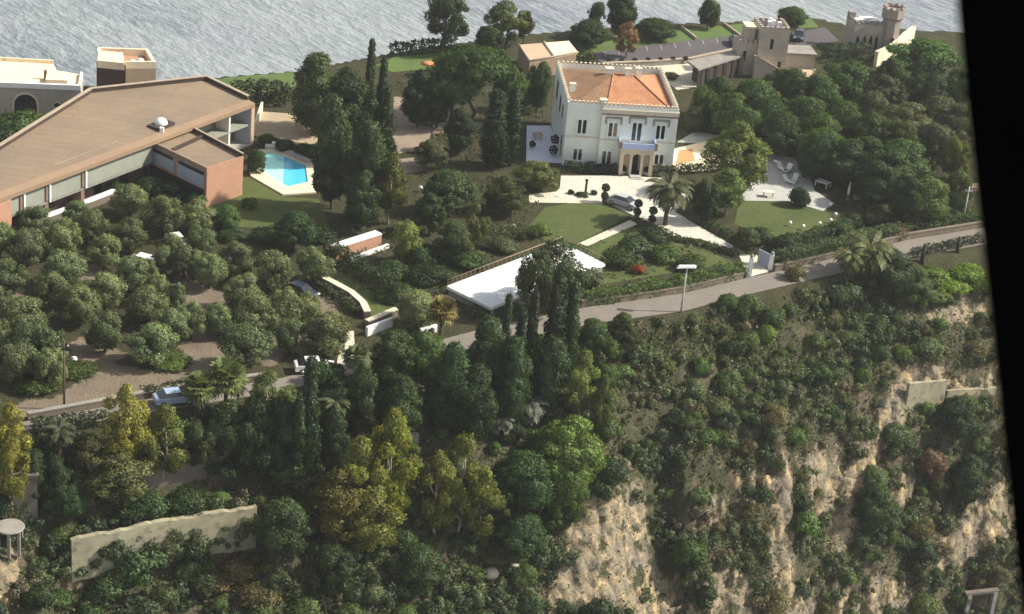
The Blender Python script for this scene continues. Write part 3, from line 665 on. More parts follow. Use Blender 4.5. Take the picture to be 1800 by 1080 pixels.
# ------------------------------------------------------------------ long brown building on the left
def long_building():
    ze = 6.0
    A = flat(446, 180, ze); Fp = flat(-120, 391, ze)
    d = (Fp - A)[:2]; d /= np.linalg.norm(d); rz = math.atan2(d[1], d[0]) # local +x runs left along the facade
    nrm = np.array([d[1], -d[0]])                                         # inwards (away from the camera) is +Y when this points away
    if nrm[1] < 0: nrm = -nrm
    root = empty("long_building", (A[0], A[1], 0), 0); tag(root, "long brown building with a wide flat roof and grey recessed balconies", "building")
    def G(x, y): return (d[0] * x + nrm[0] * y, d[1] * x + nrm[1] * y)
    def loc(px, py, z):
        q = flat(px, py, z) - A; return q[0] * d[0] + q[1] * d[1], q[0] * nrm[0] + q[1] * nrm[1]
    def bx(m_, x0, x1, y0, y1, z0, z1): m_.prism([G(x0, y0), G(x1, y0), G(x1, y1), G(x0, y1)], z0, z1)
    L = loc(-120, 391, ze)[0]
    zb = 6.7
    back = [loc(*p, zb) for p in ((363, 141), (160, 163), (0, 263), (-120, 325))]
    # roof slab: a shallow sloping plate with a lighter folded eave strip
    mb = MB()
    poly = [(0, .9, ze + .12), (L, .9, ze + .12)] + [(p[0], p[1], zb) for p in back[::-1]]
    P = [(*G(q[0], q[1]), q[2]) for q in poly]; n = len(P)
    Vv = P + [(q[0], q[1], q[2] - .45) for q in P]
    def orient(fs):   # faces up / outwards for a polygon running either way
        return fs
    mb.add(Vv, [tuple(range(n)), tuple(range(2 * n - 1, n - 1, -1))] + [(i, n + i, n + (i + 1) % n, (i + 1) % n) for i in range(n)])
    mb.build("roof", M["membrane"], root)
    ev = MB(); Pe = [(*G(0, -.25), ze - .1), (*G(L, -.25), ze - .1), (*G(L, .9), ze + .135), (*G(0, .9), ze + .135)]
    ev.add(Pe + [(p[0], p[1], p[2] - .5) for p in Pe], [(0, 1, 2, 3), (7, 6, 5, 4), (0, 4, 5, 1), (1, 5, 6, 2), (2, 6, 7, 3), (3, 7, 4, 0)])
    ev.build("eave", M["fascia"], root)
    # upstands along right and back edges, inner-face shade put into their colour, pale copings
    def upstand(q0, q1, z0, z1, nm="upstand"):
        a = np.array(G(*q0)); b_ = np.array(G(*q1)); v = b_ - a; v /= np.linalg.norm(v); w = np.array([-v[1], v[0]]) * .16
        for name, t0, t1, mat in ((nm, -.1, .55, M["upstand"]), ("coping", .552, .66, M["coping"])):
            k = 1.0 if name == nm else 1.5
            pts = [a + w * k, b_ + w * k, b_ - w * k, a - w * k]; zz = [z0, z1, z1, z0]
            m_ = MB(); m_.add([(p[0], p[1], z + t0) for p, z in zip(pts, zz)] + [(p[0], p[1], z + t1) for p, z in zip(pts, zz)], [(3, 2, 1, 0), (4, 5, 6, 7), (0, 1, 5, 4), (1, 2, 6, 5), (2, 3, 7, 6), (3, 0, 4, 7)])
            m_.build(name, mat, root)
    upstand((.1, .9), back[0], ze + .1, zb); upstand(back[0], back[1], zb, zb); upstand(back[1], back[2], zb, zb); upstand(back[2], back[3], zb, zb)
    # body behind the balconies
    yb = 2.6
    body = MB(); pl = [(.5, yb), (L, yb)] + [(p[0], p[1] - .4) for p in back[::-1]]
    pl = [G(*p) for p in pl]; body.prism(pl, -.4, 5.45); body.build("wall", M["brick"], root)
    xw0 = loc(319, 219, 5.4)[0]; xw1 = loc(262, 249, 5.4)[0]                # wing junction
    # balcony slab + upper back wall + parapet panels + fins
    s = MB(); bx(s, .5, xw0, .2, yb - .004, 2.75, 3.0); s.build("balcony_slab", M["greygreen"], root)
    s = MB(); bx(s, .5, xw0, -.1, yb - .004, -.3, .12); s.build("patio", M["deck"], root)
    s = MB(); bx(s, .5, xw0, yb - .12, yb - .006, 3.0, 5.4); s.build("upper_wall", M["greygreen"], root)
    s = MB(); bx(s, xw1 + .02, L, .35, .55, 3.0, 5.15); s.build("balcony_parapet", M["greygreen"], root)
    s = MB(); bx(s, xw1 + .02, L, .25, yb - .004, 2.7, 2.96); s.build("balcony_slab", M["concrete"], root)
    s = MB(); bx(s, -.15, .5, -.1, yb + 3, -.3, 5.5); s.build("end_wall", M["tan"], root)
    s = MB(); bx(s, .51, .6, .0, yb - .13, 0.13, 5.4); s.build("end_wall_lining", M["bluegrey"], root)
    for px, py in ((392, 203),):
        x = loc(px, py, 5)[0]
        s = MB(); bx(s, x - .15, x + .15, .15, yb - .125, 3.0, 5.42); f = s.build("divider_fin", M["white_wall"], root)
        s = MB(); bx(s, x + .16, x + 1.0, yb - .2, yb - .125, 3.0, 5.2); s.build("balcony_door", M["brown_trim"], f)
        s = MB(); bx(s, x - .15, x + .15, .15, yb - .01, .12, 2.74); s.build("divider_fin", M["white_wall"], root)
        s = MB(); bx(s, x + .16, x + 1.2, yb - .1, yb - .01, .12, 2.3); s.build("patio_door", M["dark"], root)
    for px, py in ((29, 345), (74, 328), (140, 305)):
        x = loc(px, py, 4.5)[0]
        s = MB(); bx(s, x - .12, x + .12, .05, .349, 2.9, 5.3); f = s.build("divider_fin", M["white_wall"], root)
        s = MB(); bx(s, x + .121, x + .6, .2, .345, 3.1, 5.3); s.build("shutter", M["brick"], f)
        s = MB(); bx(s, x + .1, x + .7, .3, yb - .01, -.3, 2.69); s.build("pier", M["brick"], root)
    x = loc(8, 350, 5.0)[0]
    s = MB(); bx(s, x, L - .02, -.2, .0, -.3, 5.45); s.build("end_panel", M["salmon"], root)
    for x in np.arange(xw1 + 2.2, L - 1, 4.6):
        s = MB(); bx(s, x, x + 1.5, yb - .07, yb - .008, .1, 2.2); s.build("patio_door", M["glass"], root)
    # pale strip on the roof fold: worn streak and highlight put into its colour
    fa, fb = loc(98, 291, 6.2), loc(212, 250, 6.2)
    s = MB(); s.add([(*G(fa[0], fa[1]), ze + .19), (*G(fb[0], fb[1]), ze + .19), (*G(fb[0], fb[1] + .45), ze + .23), (*G(fa[0], fa[1] + .25), ze + .23)], [(0, 1, 2, 3)]); s.build("fold_highlight_strip", M["coping"], root)
    # skylight dome on the roof
    q = flat(283, 222, 6.2)
    s = MB(); s.prism([G(*(np.array(loc(283, 222, 6.2)) + np.array(o_))) for o_ in ((-1.6, -.9), (1.6, -.9), (1.6, .9), (-1.6, .9))], 6.0, 6.55); k = s.build("skylight", M["upstand"], root)
    s = MB(); s.ball((q[0] - A[0], q[1] - A[1], 6.6), .85, 14, .75); s.build("dome", M["white"], k)
    s = MB(); s.box(q[0] - A[0] + .2, q[0] - A[0] + .7, q[1] - A[1] - 2.0, q[1] - A[1] - 1.5, 5.9, 6.7); s.build("vent", M["white"], k)
    # ---- the wing towards the camera
    zw = 5.2
    W4 = [flat(*p, zw) - A for p in ((262, 248), (364, 297), (428, 276), (318, 218))]
    W4 = [np.array(p[:2]) for p in W4]
    wg = MB(); wg.prism([tuple(p) for p in W4], -.4, zw - .35); w_ = wg.build("wing_wall", M["salmon"], root)
    rf = MB(); rf.prism([tuple(p) for p in W4], zw - .348, zw - .1); rf.build("wing_roof", M["membrane"], root)
    def edge(p, q, w_in, z0, z1, mat, nm, out=0.03):
        v = (q - p) / np.linalg.norm(q - p); nn = np.array([-v[1], v[0]])
        c = sum(W4) / 4
        if (c - p) @ nn < 0: nn = -nn
        m_ = MB(); m_.prism([tuple(p - nn * out), tuple(q - nn * out), tuple(q + nn * w_in), tuple(p + nn * w_in)], z0, z1); return m_.build(nm, mat, root)
    edge(W4[1], W4[2], .12, zw - .6, zw + .12, M["salmon"], "wing_parapet")
    ii = (W4[2] - W4[1]) * .02
    edge(W4[2], W4[3], .2, zw - .1, zw + .42, M["upstand"], "upstand", .02); edge(W4[2], W4[3], .22, zw + .422, zw + .52, M["coping"], "coping", .06)  # shade on the wing's inner roof edge put into the dark colour
    edge(W4[0], W4[1], .2, zw - .6, zw + .16, M["brown_trim"], "wing_fascia", .10)
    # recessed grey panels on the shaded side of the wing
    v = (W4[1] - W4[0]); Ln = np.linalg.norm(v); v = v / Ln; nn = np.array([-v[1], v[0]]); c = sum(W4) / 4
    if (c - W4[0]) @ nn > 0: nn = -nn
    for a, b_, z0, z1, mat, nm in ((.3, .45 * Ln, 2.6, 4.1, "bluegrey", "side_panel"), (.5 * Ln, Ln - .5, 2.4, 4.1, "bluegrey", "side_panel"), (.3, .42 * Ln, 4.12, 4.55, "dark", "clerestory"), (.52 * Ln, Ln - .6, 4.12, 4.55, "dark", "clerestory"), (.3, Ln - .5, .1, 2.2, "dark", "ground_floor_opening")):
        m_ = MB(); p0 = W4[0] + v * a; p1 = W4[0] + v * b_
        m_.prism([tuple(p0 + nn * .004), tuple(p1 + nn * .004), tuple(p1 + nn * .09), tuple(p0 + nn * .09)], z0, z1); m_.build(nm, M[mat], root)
    p0 = W4[0] * .62 + W4[1] * .38; p1 = W4[3] * .62 + W4[2] * .38; vv = (p1 - p0) / np.linalg.norm(p1 - p0); n2 = np.array([-vv[1], vv[0]]) * .2
    m_ = MB(); m_.prism([tuple(p0 + n2 + vv * .3), tuple(p1 + n2 - vv * .3), tuple(p1 - n2 - vv * .3), tuple(p0 - n2 + vv * .3)], zw - .1, zw + .25); m_.build("roof_kerb", M["upstand"], root)
long_building()

# ------------------------------------------------------------------ seaside buildings, left
def cream_building():
    z = 4.2
    q = [flat(*p, z) for p in ((-60, 148), (142, 156), (146, 132), (100, 124), (94, 113), (-60, 104))]
    o = q[1]; root = empty("cream_roofed_building", (o[0], o[1], 0)); tag(root, "grey stone building with cream flat roof and arched door by the sea", "building")
    P = [(p[0] - o[0], p[1] - o[1]) for p in q]
    m = MB(); m.prism(P, -9, z - .2); m.build("wall", M["housestone"], root)
    m = MB(); m.prism(P, z - .198, z); m.build("roof", M["roofcream"], root)
    a = np.array(P[0]); b = np.array(P[1]); v = (b - a) / np.linalg.norm(b - a); n = np.array([v[1], -v[0]])
    if n[1] > 0: n = -n
    m = MB(); m.prism([tuple(a + n * .1), tuple(b + n * .1), tuple(b - n * .35), tuple(a - n * .35)], z - .25, z + .45); m.build("parapet", M["white"], root)
    c = np.array(P[2]); m = MB(); m.prism([tuple(b + n * .05), tuple(c), tuple(c - v * .35), tuple(b - v * .35 - n * .36)], z + .001, z + .45); m.build("parapet", M["white"], root)
    c3 = np.array(P[5]); c2 = np.array(P[4]); m = MB(); m.prism([tuple(c2), tuple(c3), tuple(c3 - n * .3), tuple(c2 - n * .3)], z - .3, z + .5); m.build("parapet", M["roofcream"], root)
    # raised block on the roof
    s0 = flat(80, 150, z) - o; m = MB(); m.prism([tuple(s0[:2]), tuple(s0[:2] + v * 2.9), tuple(s0[:2] + v * 2.9 - n * 2.4), tuple(s0[:2] - n * 2.4)], z + .002, z + .8); m.build("roof_room", M["roofcream"], root)
    s1 = flat(77, 140, z) - o; m = MB(); m.box(s1[0], s1[0] + .4, s1[1], s1[1] + .4, z, z + 1.3); m.build("chimney", M["brown_trim"], root)
    # arched door and window on the wall
    def arch(px, py, w, hh, mat, nm, off):
        d0 = ray(px, py); pa = np.array([a[0] + o[0], a[1] + o[1]]);
        # ray with the vertical wall plane
        t = ((pa - np.array([0, 0])) @ n) / (d0[:2] @ n); hit = np.array([0, 0, CH]) + d0 * t
        cx = (hit[:2] - o[:2]); zc = hit[2]
        pts = [(w * math.cos(k * math.pi / 12), w * math.sin(k * math.pi / 12)) for k in range(13)] + [(-w, -hh), (w, -hh)]
        m = MB(); V = [(*(cx + v * p[0] + n * off), zc + p[1]) for p in pts] + [(*(cx + v * p[0] - n * .02), zc + p[1]) for p in pts]; k = len(pts)
        m.add(V, [tuple(range(k)), tuple(range(2 * k - 1, k - 1, -1))] + [(i, (i + 1) % k, k + (i + 1) % k, k + i) for i in range(k)]); return m.build(nm, mat, root)
    arch(45, 184, 1.75, 3.0, M["cream"], "arch_surround", .05); arch(45, 184.5, 1.5, 3.0, M["glass"], "arched_door", .08)
    arch(101, 187, .62, .2, M["cream"], "arch_surround", .05); arch(101, 187, .5, .1, M["glass"], "window", .08); arch(99, 196, .35, .5, M["dark"], "window", .08)
cream_building()

def cube_tower():
    z = 5.0
    q = [flat(*p, z) for p in ((170, 115), (221, 121), (274, 121), (260, 98), (172, 95))]
    c = q[1]; root = empty("cube_tower", (c[0], c[1], 0)); tag(root, "square brown tower with cream roof terrace beside the sea", "tower")
    a, b, d = q[0] - c, q[2] - c, q[3] - c
    e = a + d - (0 * d) ; far = q[4] - c
    P = [(0, 0), tuple(b[:2]), tuple(d[:2]), tuple(far[:2]), tuple(a[:2])]
    m = MB(); m.prism(P, -8, z); m.build("wall", M["tan"], root)
    # dark sheet over the side face, its shade put into the colour
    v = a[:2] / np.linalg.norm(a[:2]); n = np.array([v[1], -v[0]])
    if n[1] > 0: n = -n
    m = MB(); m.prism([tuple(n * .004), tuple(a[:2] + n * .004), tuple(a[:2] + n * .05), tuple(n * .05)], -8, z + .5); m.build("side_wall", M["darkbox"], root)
    # parapet
    pts = [np.array(p) for p in P]; cen = sum(pts) / 5
    for i in range(1, 5):
        p, r = pts[i - 1], pts[i]
        pi_, ri = p + (cen - p) * .12, r + (cen - r) * .12
        m = MB(); m.prism([tuple(p), tuple(r), tuple(ri), tuple(pi_)], z + .001, z + 1.0); m.build("parapet", M["roofcream"], root)
    Q = [(w_ - c)[:2] for w_ in fl([(171, 109), (219, 114), (216, 95), (173, 92)], z + .9)]; m = MB(); m.prism([tuple(w_) for w_ in Q], z + .07, z + 1.12); m.build("roof_block", M["roofcream"], root)
    m = MB(); m.prism([tuple(cen + (p - cen) * .86) for p in pts], z + .002, z + .06); m.build("roof_floor", M["salmon"], root)
    for px, py, r in ((233, 111, .45), (247, 110, .55)):
        p = flat(px, py, z + .6) - c; m = MB(); m.ball((p[0], p[1], z + .7), r); m.build("roof_tank", M["white"], root)
cube_tower()

# ------------------------------------------------------------------ pool
def pool():
    px = [(455, 277), (470, 269), (492, 273), (537, 292), (541, 322), (506, 330), (484, 318), (458, 296)]
    dk = [(438, 294), (455, 265), (495, 264), (549, 288), (558, 322), (556, 340), (497, 344), (440, 311)]
    w = fl(px, .05); d_ = fl(dk, .05); c = sum(w) / len(w)
    root = empty("swimming_pool", (c[0], c[1], 0)); tag(root, "turquoise swimming pool with pale stone surround beside the dark trees", "swimming pool")
    W_ = [p[:2] - c[:2] for p in w]; D_ = [p[:2] - c[:2] for p in d_]
    n = len(W_); V = [(*p, .22) for p in D_] + [(*p, .22) for p in W_] + [(*p, -.4) for p in D_] + [(*p, -.1) for p in W_]
    m = MB(); m.add(V, [(i, (i + 1) % n, n + (i + 1) % n, n + i) for i in range(n)] + [(2 * n + i, 2 * n + (i + 1) % n, (i + 1) % n, i) for i in range(n)] + [(n + i, n + (i + 1) % n, 3 * n + (i + 1) % n, 3 * n + i) for i in range(n)])
    m.build("surround", M["cream"], root)
    def wm(name, c1, c2):
        mt, nt, b = nodes(name); a = tex(nt, .8, 3); nt.links.new(mixc(nt, a, c1, c2), b.inputs["Base Color"]); b.inputs["Roughness"].default_value = .12; bump(nt, b, tex(nt, 2.5, 3), .08, .1); return mt
    a0 = flat(500, 260, 0)[:2] - c[:2]; a1 = flat(497, 340, 0)[:2] - c[:2]
    # shallow (left) and deep (right) part
    nrm = np.array([-(a1 - a0)[1], (a1 - a0)[0]]); 
    def clip(poly, sgn):
        out = []
        for i in range(len(poly)):
            p, q = poly[i], poly[(i + 1) % len(poly)]; s0, s1 = sgn * ((p - a0) @ nrm), sgn * ((q - a0) @ nrm)
            if s0 >= 0: out.append(p)
            if s0 * s1 < 0: out.append(p + (q - p) * s0 / (s0 - s1))
        return out
    cc = [clip(W_, 1), clip(W_, -1)]
    cc.sort(key=lambda P_: sum(p[0] for p in P_) / len(P_))
    m = MB(); m.prism([tuple(p) for p in cc[0]], .0, .1); m.build("shallow_water", wm("shallow_pool_water", (.32, .84, .80), (.42, .88, .82)), root)
    m = MB(); m.prism([tuple(p) for p in cc[1]], .0, .098); m.build("deep_water", wm("deep_pool_water", (.07, .44, .66), (.09, .52, .70)), root)
    rim = fl([(500, 272), (537, 290)], 0); 
    v = (rim[1] - rim[0])[:2]; v /= np.linalg.norm(v); nn = np.array([-v[1], v[0]]) 
    p0 = rim[0][:2] - c[:2]; p1 = rim[1][:2] - c[:2]
    m = MB(); m.prism([tuple(p0), tuple(p1), tuple(p1 + nn * 1.0), tuple(p0 + nn * 1.0)], .225, .5); m.build("raised_rim", M["deck"], root)
    q = flat(487, 262) ; m = MB()
    m.box(q[0] - .7, q[0] + .7, q[1] - .35, q[1] + .35, 0, .9); m.box(q[0] - 1.6, q[0] - .72, q[1] - .3, q[1] + .3, 0, .5); m.box(q[0] + .3, q[0] + .9, q[1] + .36, q[1] + .9, 0, 1.3)
    tag(m.build("pool_shower_block", M["white"]), "small stepped white block at the head of the pool", "pool block")
pool()

# ------------------------------------------------------------------ white slab terrace with railing
def slab_terrace():
    zt = 1.3
    q = fl([(785, 503), (988, 426), (1064, 464), (862, 541)], zt); o = q[0]
    root = empty("white_terrace", (o[0], o[1], 0)); tag(root, "bright white flat terrace above the road behind the cypresses", "terrace")
    P = [np.array((p - o)[:2]) for p in q]; c = sum(P) / 4
    m = MB(); m.prism([tuple(p) for p in P], zt - .35, zt); m.build("slab", M["slab"], root)
    m = MB(); m.prism([tuple(p + (c - p) * .03) for p in P], -.5, zt - .352); m.build("base_wall", M["concrete"], root)
    for a, b, k in ((P[0], P[1], 26), (P[1], P[2], 9)):
        for i in range(k + 1):
            p = a + (b - a) * i / k; p = p + (c - p) * .012
            m = MB(); m.box(p[0] - .05, p[0] + .05, p[1] - .05, p[1] + .05, zt + .001, zt + .75); m.build("baluster", M["brown_trim"], root)
        pa = a + (c - a) * .012; pb = b + (c - b) * .012
        m = MB(); m.tube([(*pa, zt + .78), (*pb, zt + .78)], .05, 6); m.build("handrail", M["brown_trim"], root)
slab_terrace()

# ------------------------------------------------------------------ far buildings, right
def pergola():
    z = 3.0; q = fl([(912, 79), (1000, 72), (1016, 92), (931, 108)], z); o = q[3]
    root = empty("flat_roofed_pavilion", (o[0], o[1], 0)); tag(root, "tan flat-roofed pavilion with two roof panels beyond the villa", "pavilion")
    P = [(p - o)[:2] for p in q]
    m = MB(); m.prism([tuple(p * .97) for p in P], -.5, z - .25); m.build("wall", M["brown_trim"], root)
    for t0, t1 in ((0, .49), (.51, 1)):
        a = P[0] + (P[1] - P[0]) * t0; b = P[0] + (P[1] - P[0]) * t1; d_ = P[3] + (P[2] - P[3]) * t0; c = P[3] + (P[2] - P[3]) * t1
        m = MB(); m.prism([tuple(a), tuple(b), tuple(c), tuple(d_)], z - .24, z); m.build("roof_panel", M["tan"] if t0 == 0 else M["roofcream"], root)
    a = P[0] + (P[1] - P[0]) * .5; b = P[3] + (P[2] - P[3]) * .5; m = MB(); m.tube([(*a, z + .1), (*b, z + .1)], .2, 6); m.build("dividing_kerb", M["cream"], root)
    m = MB(); m.tube([(*P[3], z + .05), (*P[2], z + .05)], .14, 6); m.tube([(*P[0], z + .05), (*P[3], z + .05)], .14, 6); m.build("roof_edge", M["coping"], root)
pergola()
def car_park_wall():
    pts = fl([(1060, 121), (1150, 117), (1215, 112), (1308, 92)]); o = pts[0]
    w = wall_line("car_park_wall", dens(pts, 4), M["concrete"], .8, .5, "pale parapet wall along the dark car park behind the villa", cap=M["coping"])
    z = 3.2; q = fl([(1208, 107), (1310, 84), (1318, 94), (1228, 122)], z); o = q[3]
    root = empty("colonnade_building", (o[0], o[1], 0)); tag(root, "low grey building with dark openings between pillars beside the castle", "building")
    P = [(p - o)[:2] for p in q]
    m = MB(); m.prism([tuple(p) for p in P], z - .3, z); m.build("roof", M["greystone"], root)
    c = sum(P) / 4; m = MB(); m.prism([tuple(c + (p - c) * .8) for p in P], -.4, z - .302); m.build("wall", M["upstand"], root)
    for i in range(6):
        p = P[3] + (P[2] - P[3]) * (i + .2) / 6.0
        m = MB(); m.box(p[0] - .2, p[0] + .25, p[1] + .05, p[1] + .5, -.4, z - .303); m.build("pillar", M["concrete"], root)
car_park_wall()
for (a_, b_), lab in ((((1143, 54), (1166, 76)), "thin pale wall crossing the far bright lawn, left of two"), (((1196, 50), (1222, 71)), "thin grey wall crossing the far bright lawn, right of two"), (((1270, 44), (1300, 66)), "thin pale wall at the castle end of the far bright lawn")):
    wall_line("garden_wall", fl([a_, b_]), M["coping"], .5, .3, lab)

def castle_big():
    root0 = flat(1352, 136); o = root0
    root = empty("castle", (o[0], o[1], 0), R(9)); tag(root, "tan stone castle house with square crenellated tower beyond the villa", "castle")
    m = MB(); m.box(-2.4, 2.3, 0, 5.0, -1, 7.6); m.build("tower", M["castle"], root)
    def mer(x0, x1, y0, y1, z0, z1, mat="castle"):
        q = MB(); q.box(x0, x1, y0, y1, z0, z1); q.build("merlon", M[mat], root)
    for i in range(6):
        for y in (0, 4.6): mer(-2.4 + i * .82, -2.4 + i * .82 + .5, y, y + .4, 7.6, 8.15)
    for i in range(4):
        for x in (-2.4, 1.9): mer(x, x + .4, .75 + i * 1.0, 1.2 + i * 1.0, 7.6, 8.15)
    m = MB(); m.box(-2.0, 1.9, .45, 4.55, 7.602, 7.7); m.build("roof", M["carpark"], root)
    for x, y in ((-.6, 2), (.2, 2.6), (.9, 1.7), (-.1, 3.4)):
        m = MB(); m.box(x - .3, x + .3, y - .3, y + .3, 7.7, 8.5); m.build("roof_unit", M["white"], root)
    m = MB(); m.box(-5.4, -2.41, .6, 4.4, -1, 5.2); m.build("side_block", M["castle"], root)
    m = MB(); m.box(-4.4, -2.9, 1.2, 3.6, 5.2, 7.4); m.build("turret", M["castle"], root)
    m = MB(); m.box(-4.5, -2.8, 1.1, 3.7, 7.4, 7.7); m.build("turret_cap", M["roofcream"], root)
    for i in range(4): mer(-5.4 + i * .8, -5.4 + i * .8 + .45, .6, .95, 5.2, 5.7)
    for x, z0, z1, y in ((-.35, 4.6, 6.2, -.02), (-4.3, 2.2, 3.9, .58), (1.3, 1.5, 2.6, -.02)):
        m = MB(); m.box(x - .25, x + .25, y - .02, y + .1, z0, z1); m.build("window", M["dark"], root)
    m = MB()
    V = [(-2.6, -.9, 4.2), (2.5, -3.2, 1.2), (2.5, -.01, 1.2), (-2.6, -.01, 4.2)]
    m.add([(-2.9, -1.2, -1), (2.5, -1.2, -1), (2.5, -.01, -1), (-2.9, -.01, -1), (-2.9, -1.2, 3.6), (2.5, -1.2, 1.0), (2.5, -.01, 1.0), (-2.9, -.01, 3.6)], [(3, 2, 1, 0), (4, 5, 6, 7), (0, 1, 5, 4), (1, 2, 6, 5), (2, 3, 7, 6), (3, 0, 4, 7)]); m.build("stair_wing", M["castle"], root)
    m = MB(); m.tube([(-2.9, -1.15, 3.7), (2.5, -1.15, 1.1)], .13, 6); m.build("stair_handrail", M["brown_trim"], root)
    m = MB(); m.box(2.31, 7.4, 1.5, 5.5, -1, 3.4); m.build("right_wing", M["castle"], root)
    m = MB(); m.box(2.32, 7.6, 1.3, 5.7, 3.402, 3.65); m.build("right_wing_roof", M["greystone"], root)
    m = MB(); m.box(3.0, 7, -2.5, 1.1, -1, 1.2); m.build("terrace_wall", M["tan"], root)
    m = MB()
    for i, (x, y) in enumerate(((3.2, -2.2), (4.0, -2.0), (4.9, -2.3), (6.4, -2.0))): m.box(x, x + .3, y, y + .3, 1.2, 1.9 + .3 * (i % 2))
    m.build("terrace_post", M["cream"], root)
castle_big()
def castle_small():
    o = flat(1530, 92); root = empty("castle", (o[0], o[1], 0), R(14)); tag(root, "small grey castle with pointed windows and a crenellated corner tower by the sea", "castle")
    m = MB(); m.box(-3.4, 1.7, 0, 4.0, -2, 4.6); m.build("wall", M["housestone"], root)
    def mer(*b):
        q = MB(); q.box(*b); q.build("merlon", M["greystone"], root)
    for i in range(6): mer(-3.4 + i * .9, -3.4 + i * .9 + .55, 0, .4, 4.6, 5.2)
    for i in range(3): mer(-3.4, -3.0, .7 + i, 1.2 + i, 4.6, 5.2)
    m = MB(); m.box(-3.4, -2.3, 3.0, 4.0, 4.6, 5.8); m.build("corner_turret", M["greystone"], root)
    for x, y, w in ((-1.4, 2.2, 1.3), (.2, 1.6, 1.0), (-.4, 3.1, 1.2)):
        m = MB(); m.box(x - w, x + w, y - .5, y + .5, 4.602, 5.0); m.build("roof_panel", M["white"], root)
    for x in (-2.6, -1.4, -.3, .7):
        m = MB(); m.add([(x - .28, -.03, .6), (x + .28, -.03, .6), (x + .28, -.03, 2.2), (x, -.03, 2.9), (x - .28, -.03, 2.2), (x - .28, .05, .6), (x + .28, .05, .6), (x + .28, .05, 2.2), (x, .05, 2.9), (x - .28, .05, 2.2)], [(0, 1, 2, 3, 4), (9, 8, 7, 6, 5)] + [(i, 5 + i, 5 + (i + 1) % 5, (i + 1) % 5) for i in range(5)]); m.build("window", M["dark"], root)
    m = MB(); m.lathe([(1.7, -2), (1.6, 3), (1.58, 5.6), (1.95, 6.0), (1.95, 7.5), (1.7, 7.5), (1.7, 7.1), (.01, 7.1)], (3.1, .6, 0), 8); m.sm = [False] * len(m.sm); m.build("corner_tower", M["tower_pink"], root)
    for k in range(10):
        t = 2 * math.pi * (k + .5) / 10; m = MB(); m.box(-.3, .3, -.13, .13, 7.48, 7.85, t + math.pi / 2, (3.1 + 1.72 * math.cos(t), .6 + 1.72 * math.sin(t))); m.build("merlon", M["tower_pink"], root)
    m = MB(); m.box(2.8, 3.3, -1.16, -.8, 1.2, 2.8); m.build("window", M["dark"], root)
    # curved ramp wall sweeping down towards the camera
    pts = [np.array([*at(*p)]) for p in ((1540, 118), (1562, 108), (1578, 96), (1590, 84), (1606, 72))]
    wall_line("ramp_wall", dens(pts, 4), M["roofcream"], 2.4, .6, "curved cream ramp wall below the small castle", cap=M["cream"])
castle_small()

# ------------------------------------------------------------------ slope structures
def pavilion_slope():
    c = at(18, 958); root = empty("pergola", tuple(c)); tag(root, "small stone pergola with flat slab roof on posts, lower left edge", "pergola")
    m = MB(); m.lathe([(.01, 1.9), (1.35, 1.9), (1.4, 2.0), (1.35, 2.1), (.01, 2.1)], (0, 0, 0), 20); m.sm = [False] * len(m.sm); m.build("roof", M["greystone"], root)
    for x, y in ((-.9, -.8), (1.0, -.6), (.9, .7), (-.9, .7), (.2, -1.15)):
        m = MB(); m.box(x - .13, x + .13, y - .13, y + .13, -.8, 1.9); m.build("post", M["concrete"], root)
    c = at(36, 905); root = empty("grey_outbuilding", tuple(c), R(15)); tag(root, "plain grey outbuilding wall behind trees at the left edge", "outbuilding")
    m = MB(); m.box(-1.6, 1.6, 0, 3.0, -1, 4.2); m.build("wall", M["dimwall"], root)
    m = MB(); m.box(-1.8, 1.8, -.2, 3.2, 4.2, 4.4); m.build("roof", M["dimwall"], root)
    m = MB(); m.box(-3.0, -1.61, .3, 2.8, -1, 3.6); m.build("side_wall", M["roofcream"], root)
    # concrete frame at the lower right
    a = at(1696, 1082); root = empty("concrete_frame", tuple(a), R(20)); tag(root, "weathered concrete frame with upright posts on the lower right cliff", "concrete frame")
    for x in (0, 3.6):
        m = MB(); m.box(x - .26, x + .26, -.3, .3, -3, 3.0); m.build("post", M["concrete"], root)
    m = MB(); m.box(-.5, 4.1, -.2, .5, 3.0, 3.3); m.build("beam", M["dimwall"], root)
    m = MB(); m.box(.27, 3.33, .7, .9, -3, 2.99); m.build("back_wall", M["upstand"], root)
pavilion_slope()

# ------------------------------------------------------------------ gate, posts, furniture, cars
def gate():
    a = flat(1316, 486); root = empty("entrance_gate", (a[0], a[1], 0)); tag(root, "white open gate with tapered pillars and grey leaf at the driveway end", "gate")
    def rel(px, py): return (flat(px, py) - a)[:2]
    for px, py, hh in ((1316, 486, 2.5), (1353, 474, 2.0)):
        p = rel(px, py); m = MB(); m.add([(p[0] - .28, p[1] - .3, -.2), (p[0] + .28, p[1] - .3, -.2), (p[0] + .28, p[1] + .3, -.2), (p[0] - .28, p[1] + .3, -.2), (p[0] - .16, p[1] - .18, hh), (p[0] + .3, p[1] - .18, hh), (p[0] + .3, p[1] + .18, hh), (p[0] - .16, p[1] + .18, hh)],
            [(3, 2, 1, 0), (4, 5, 6, 7), (0, 1, 5, 4), (1, 2, 6, 5), (2, 3, 7, 6), (3, 0, 4, 7)]); pl = m.build("pillar", M["white"], root)
        m = MB(); m.ball((p[0] + .06, p[1], hh + .2), .24); m.build("pillar_cap", M["concrete"], pl)
    p = rel(1351, 473); q = rel(1331, 463); v = np.array(q) - np.array(p); v /= np.linalg.norm(v); n = np.array([-v[1], v[0]]) * .05
    m = MB(); m.prism([tuple(np.array(p) + n), tuple(np.array(q) + n), tuple(np.array(q) - n), tuple(np.array(p) - n)], .08, 1.95)
    m.build("gate_leaf", M["bluegrey"], root)
gate()

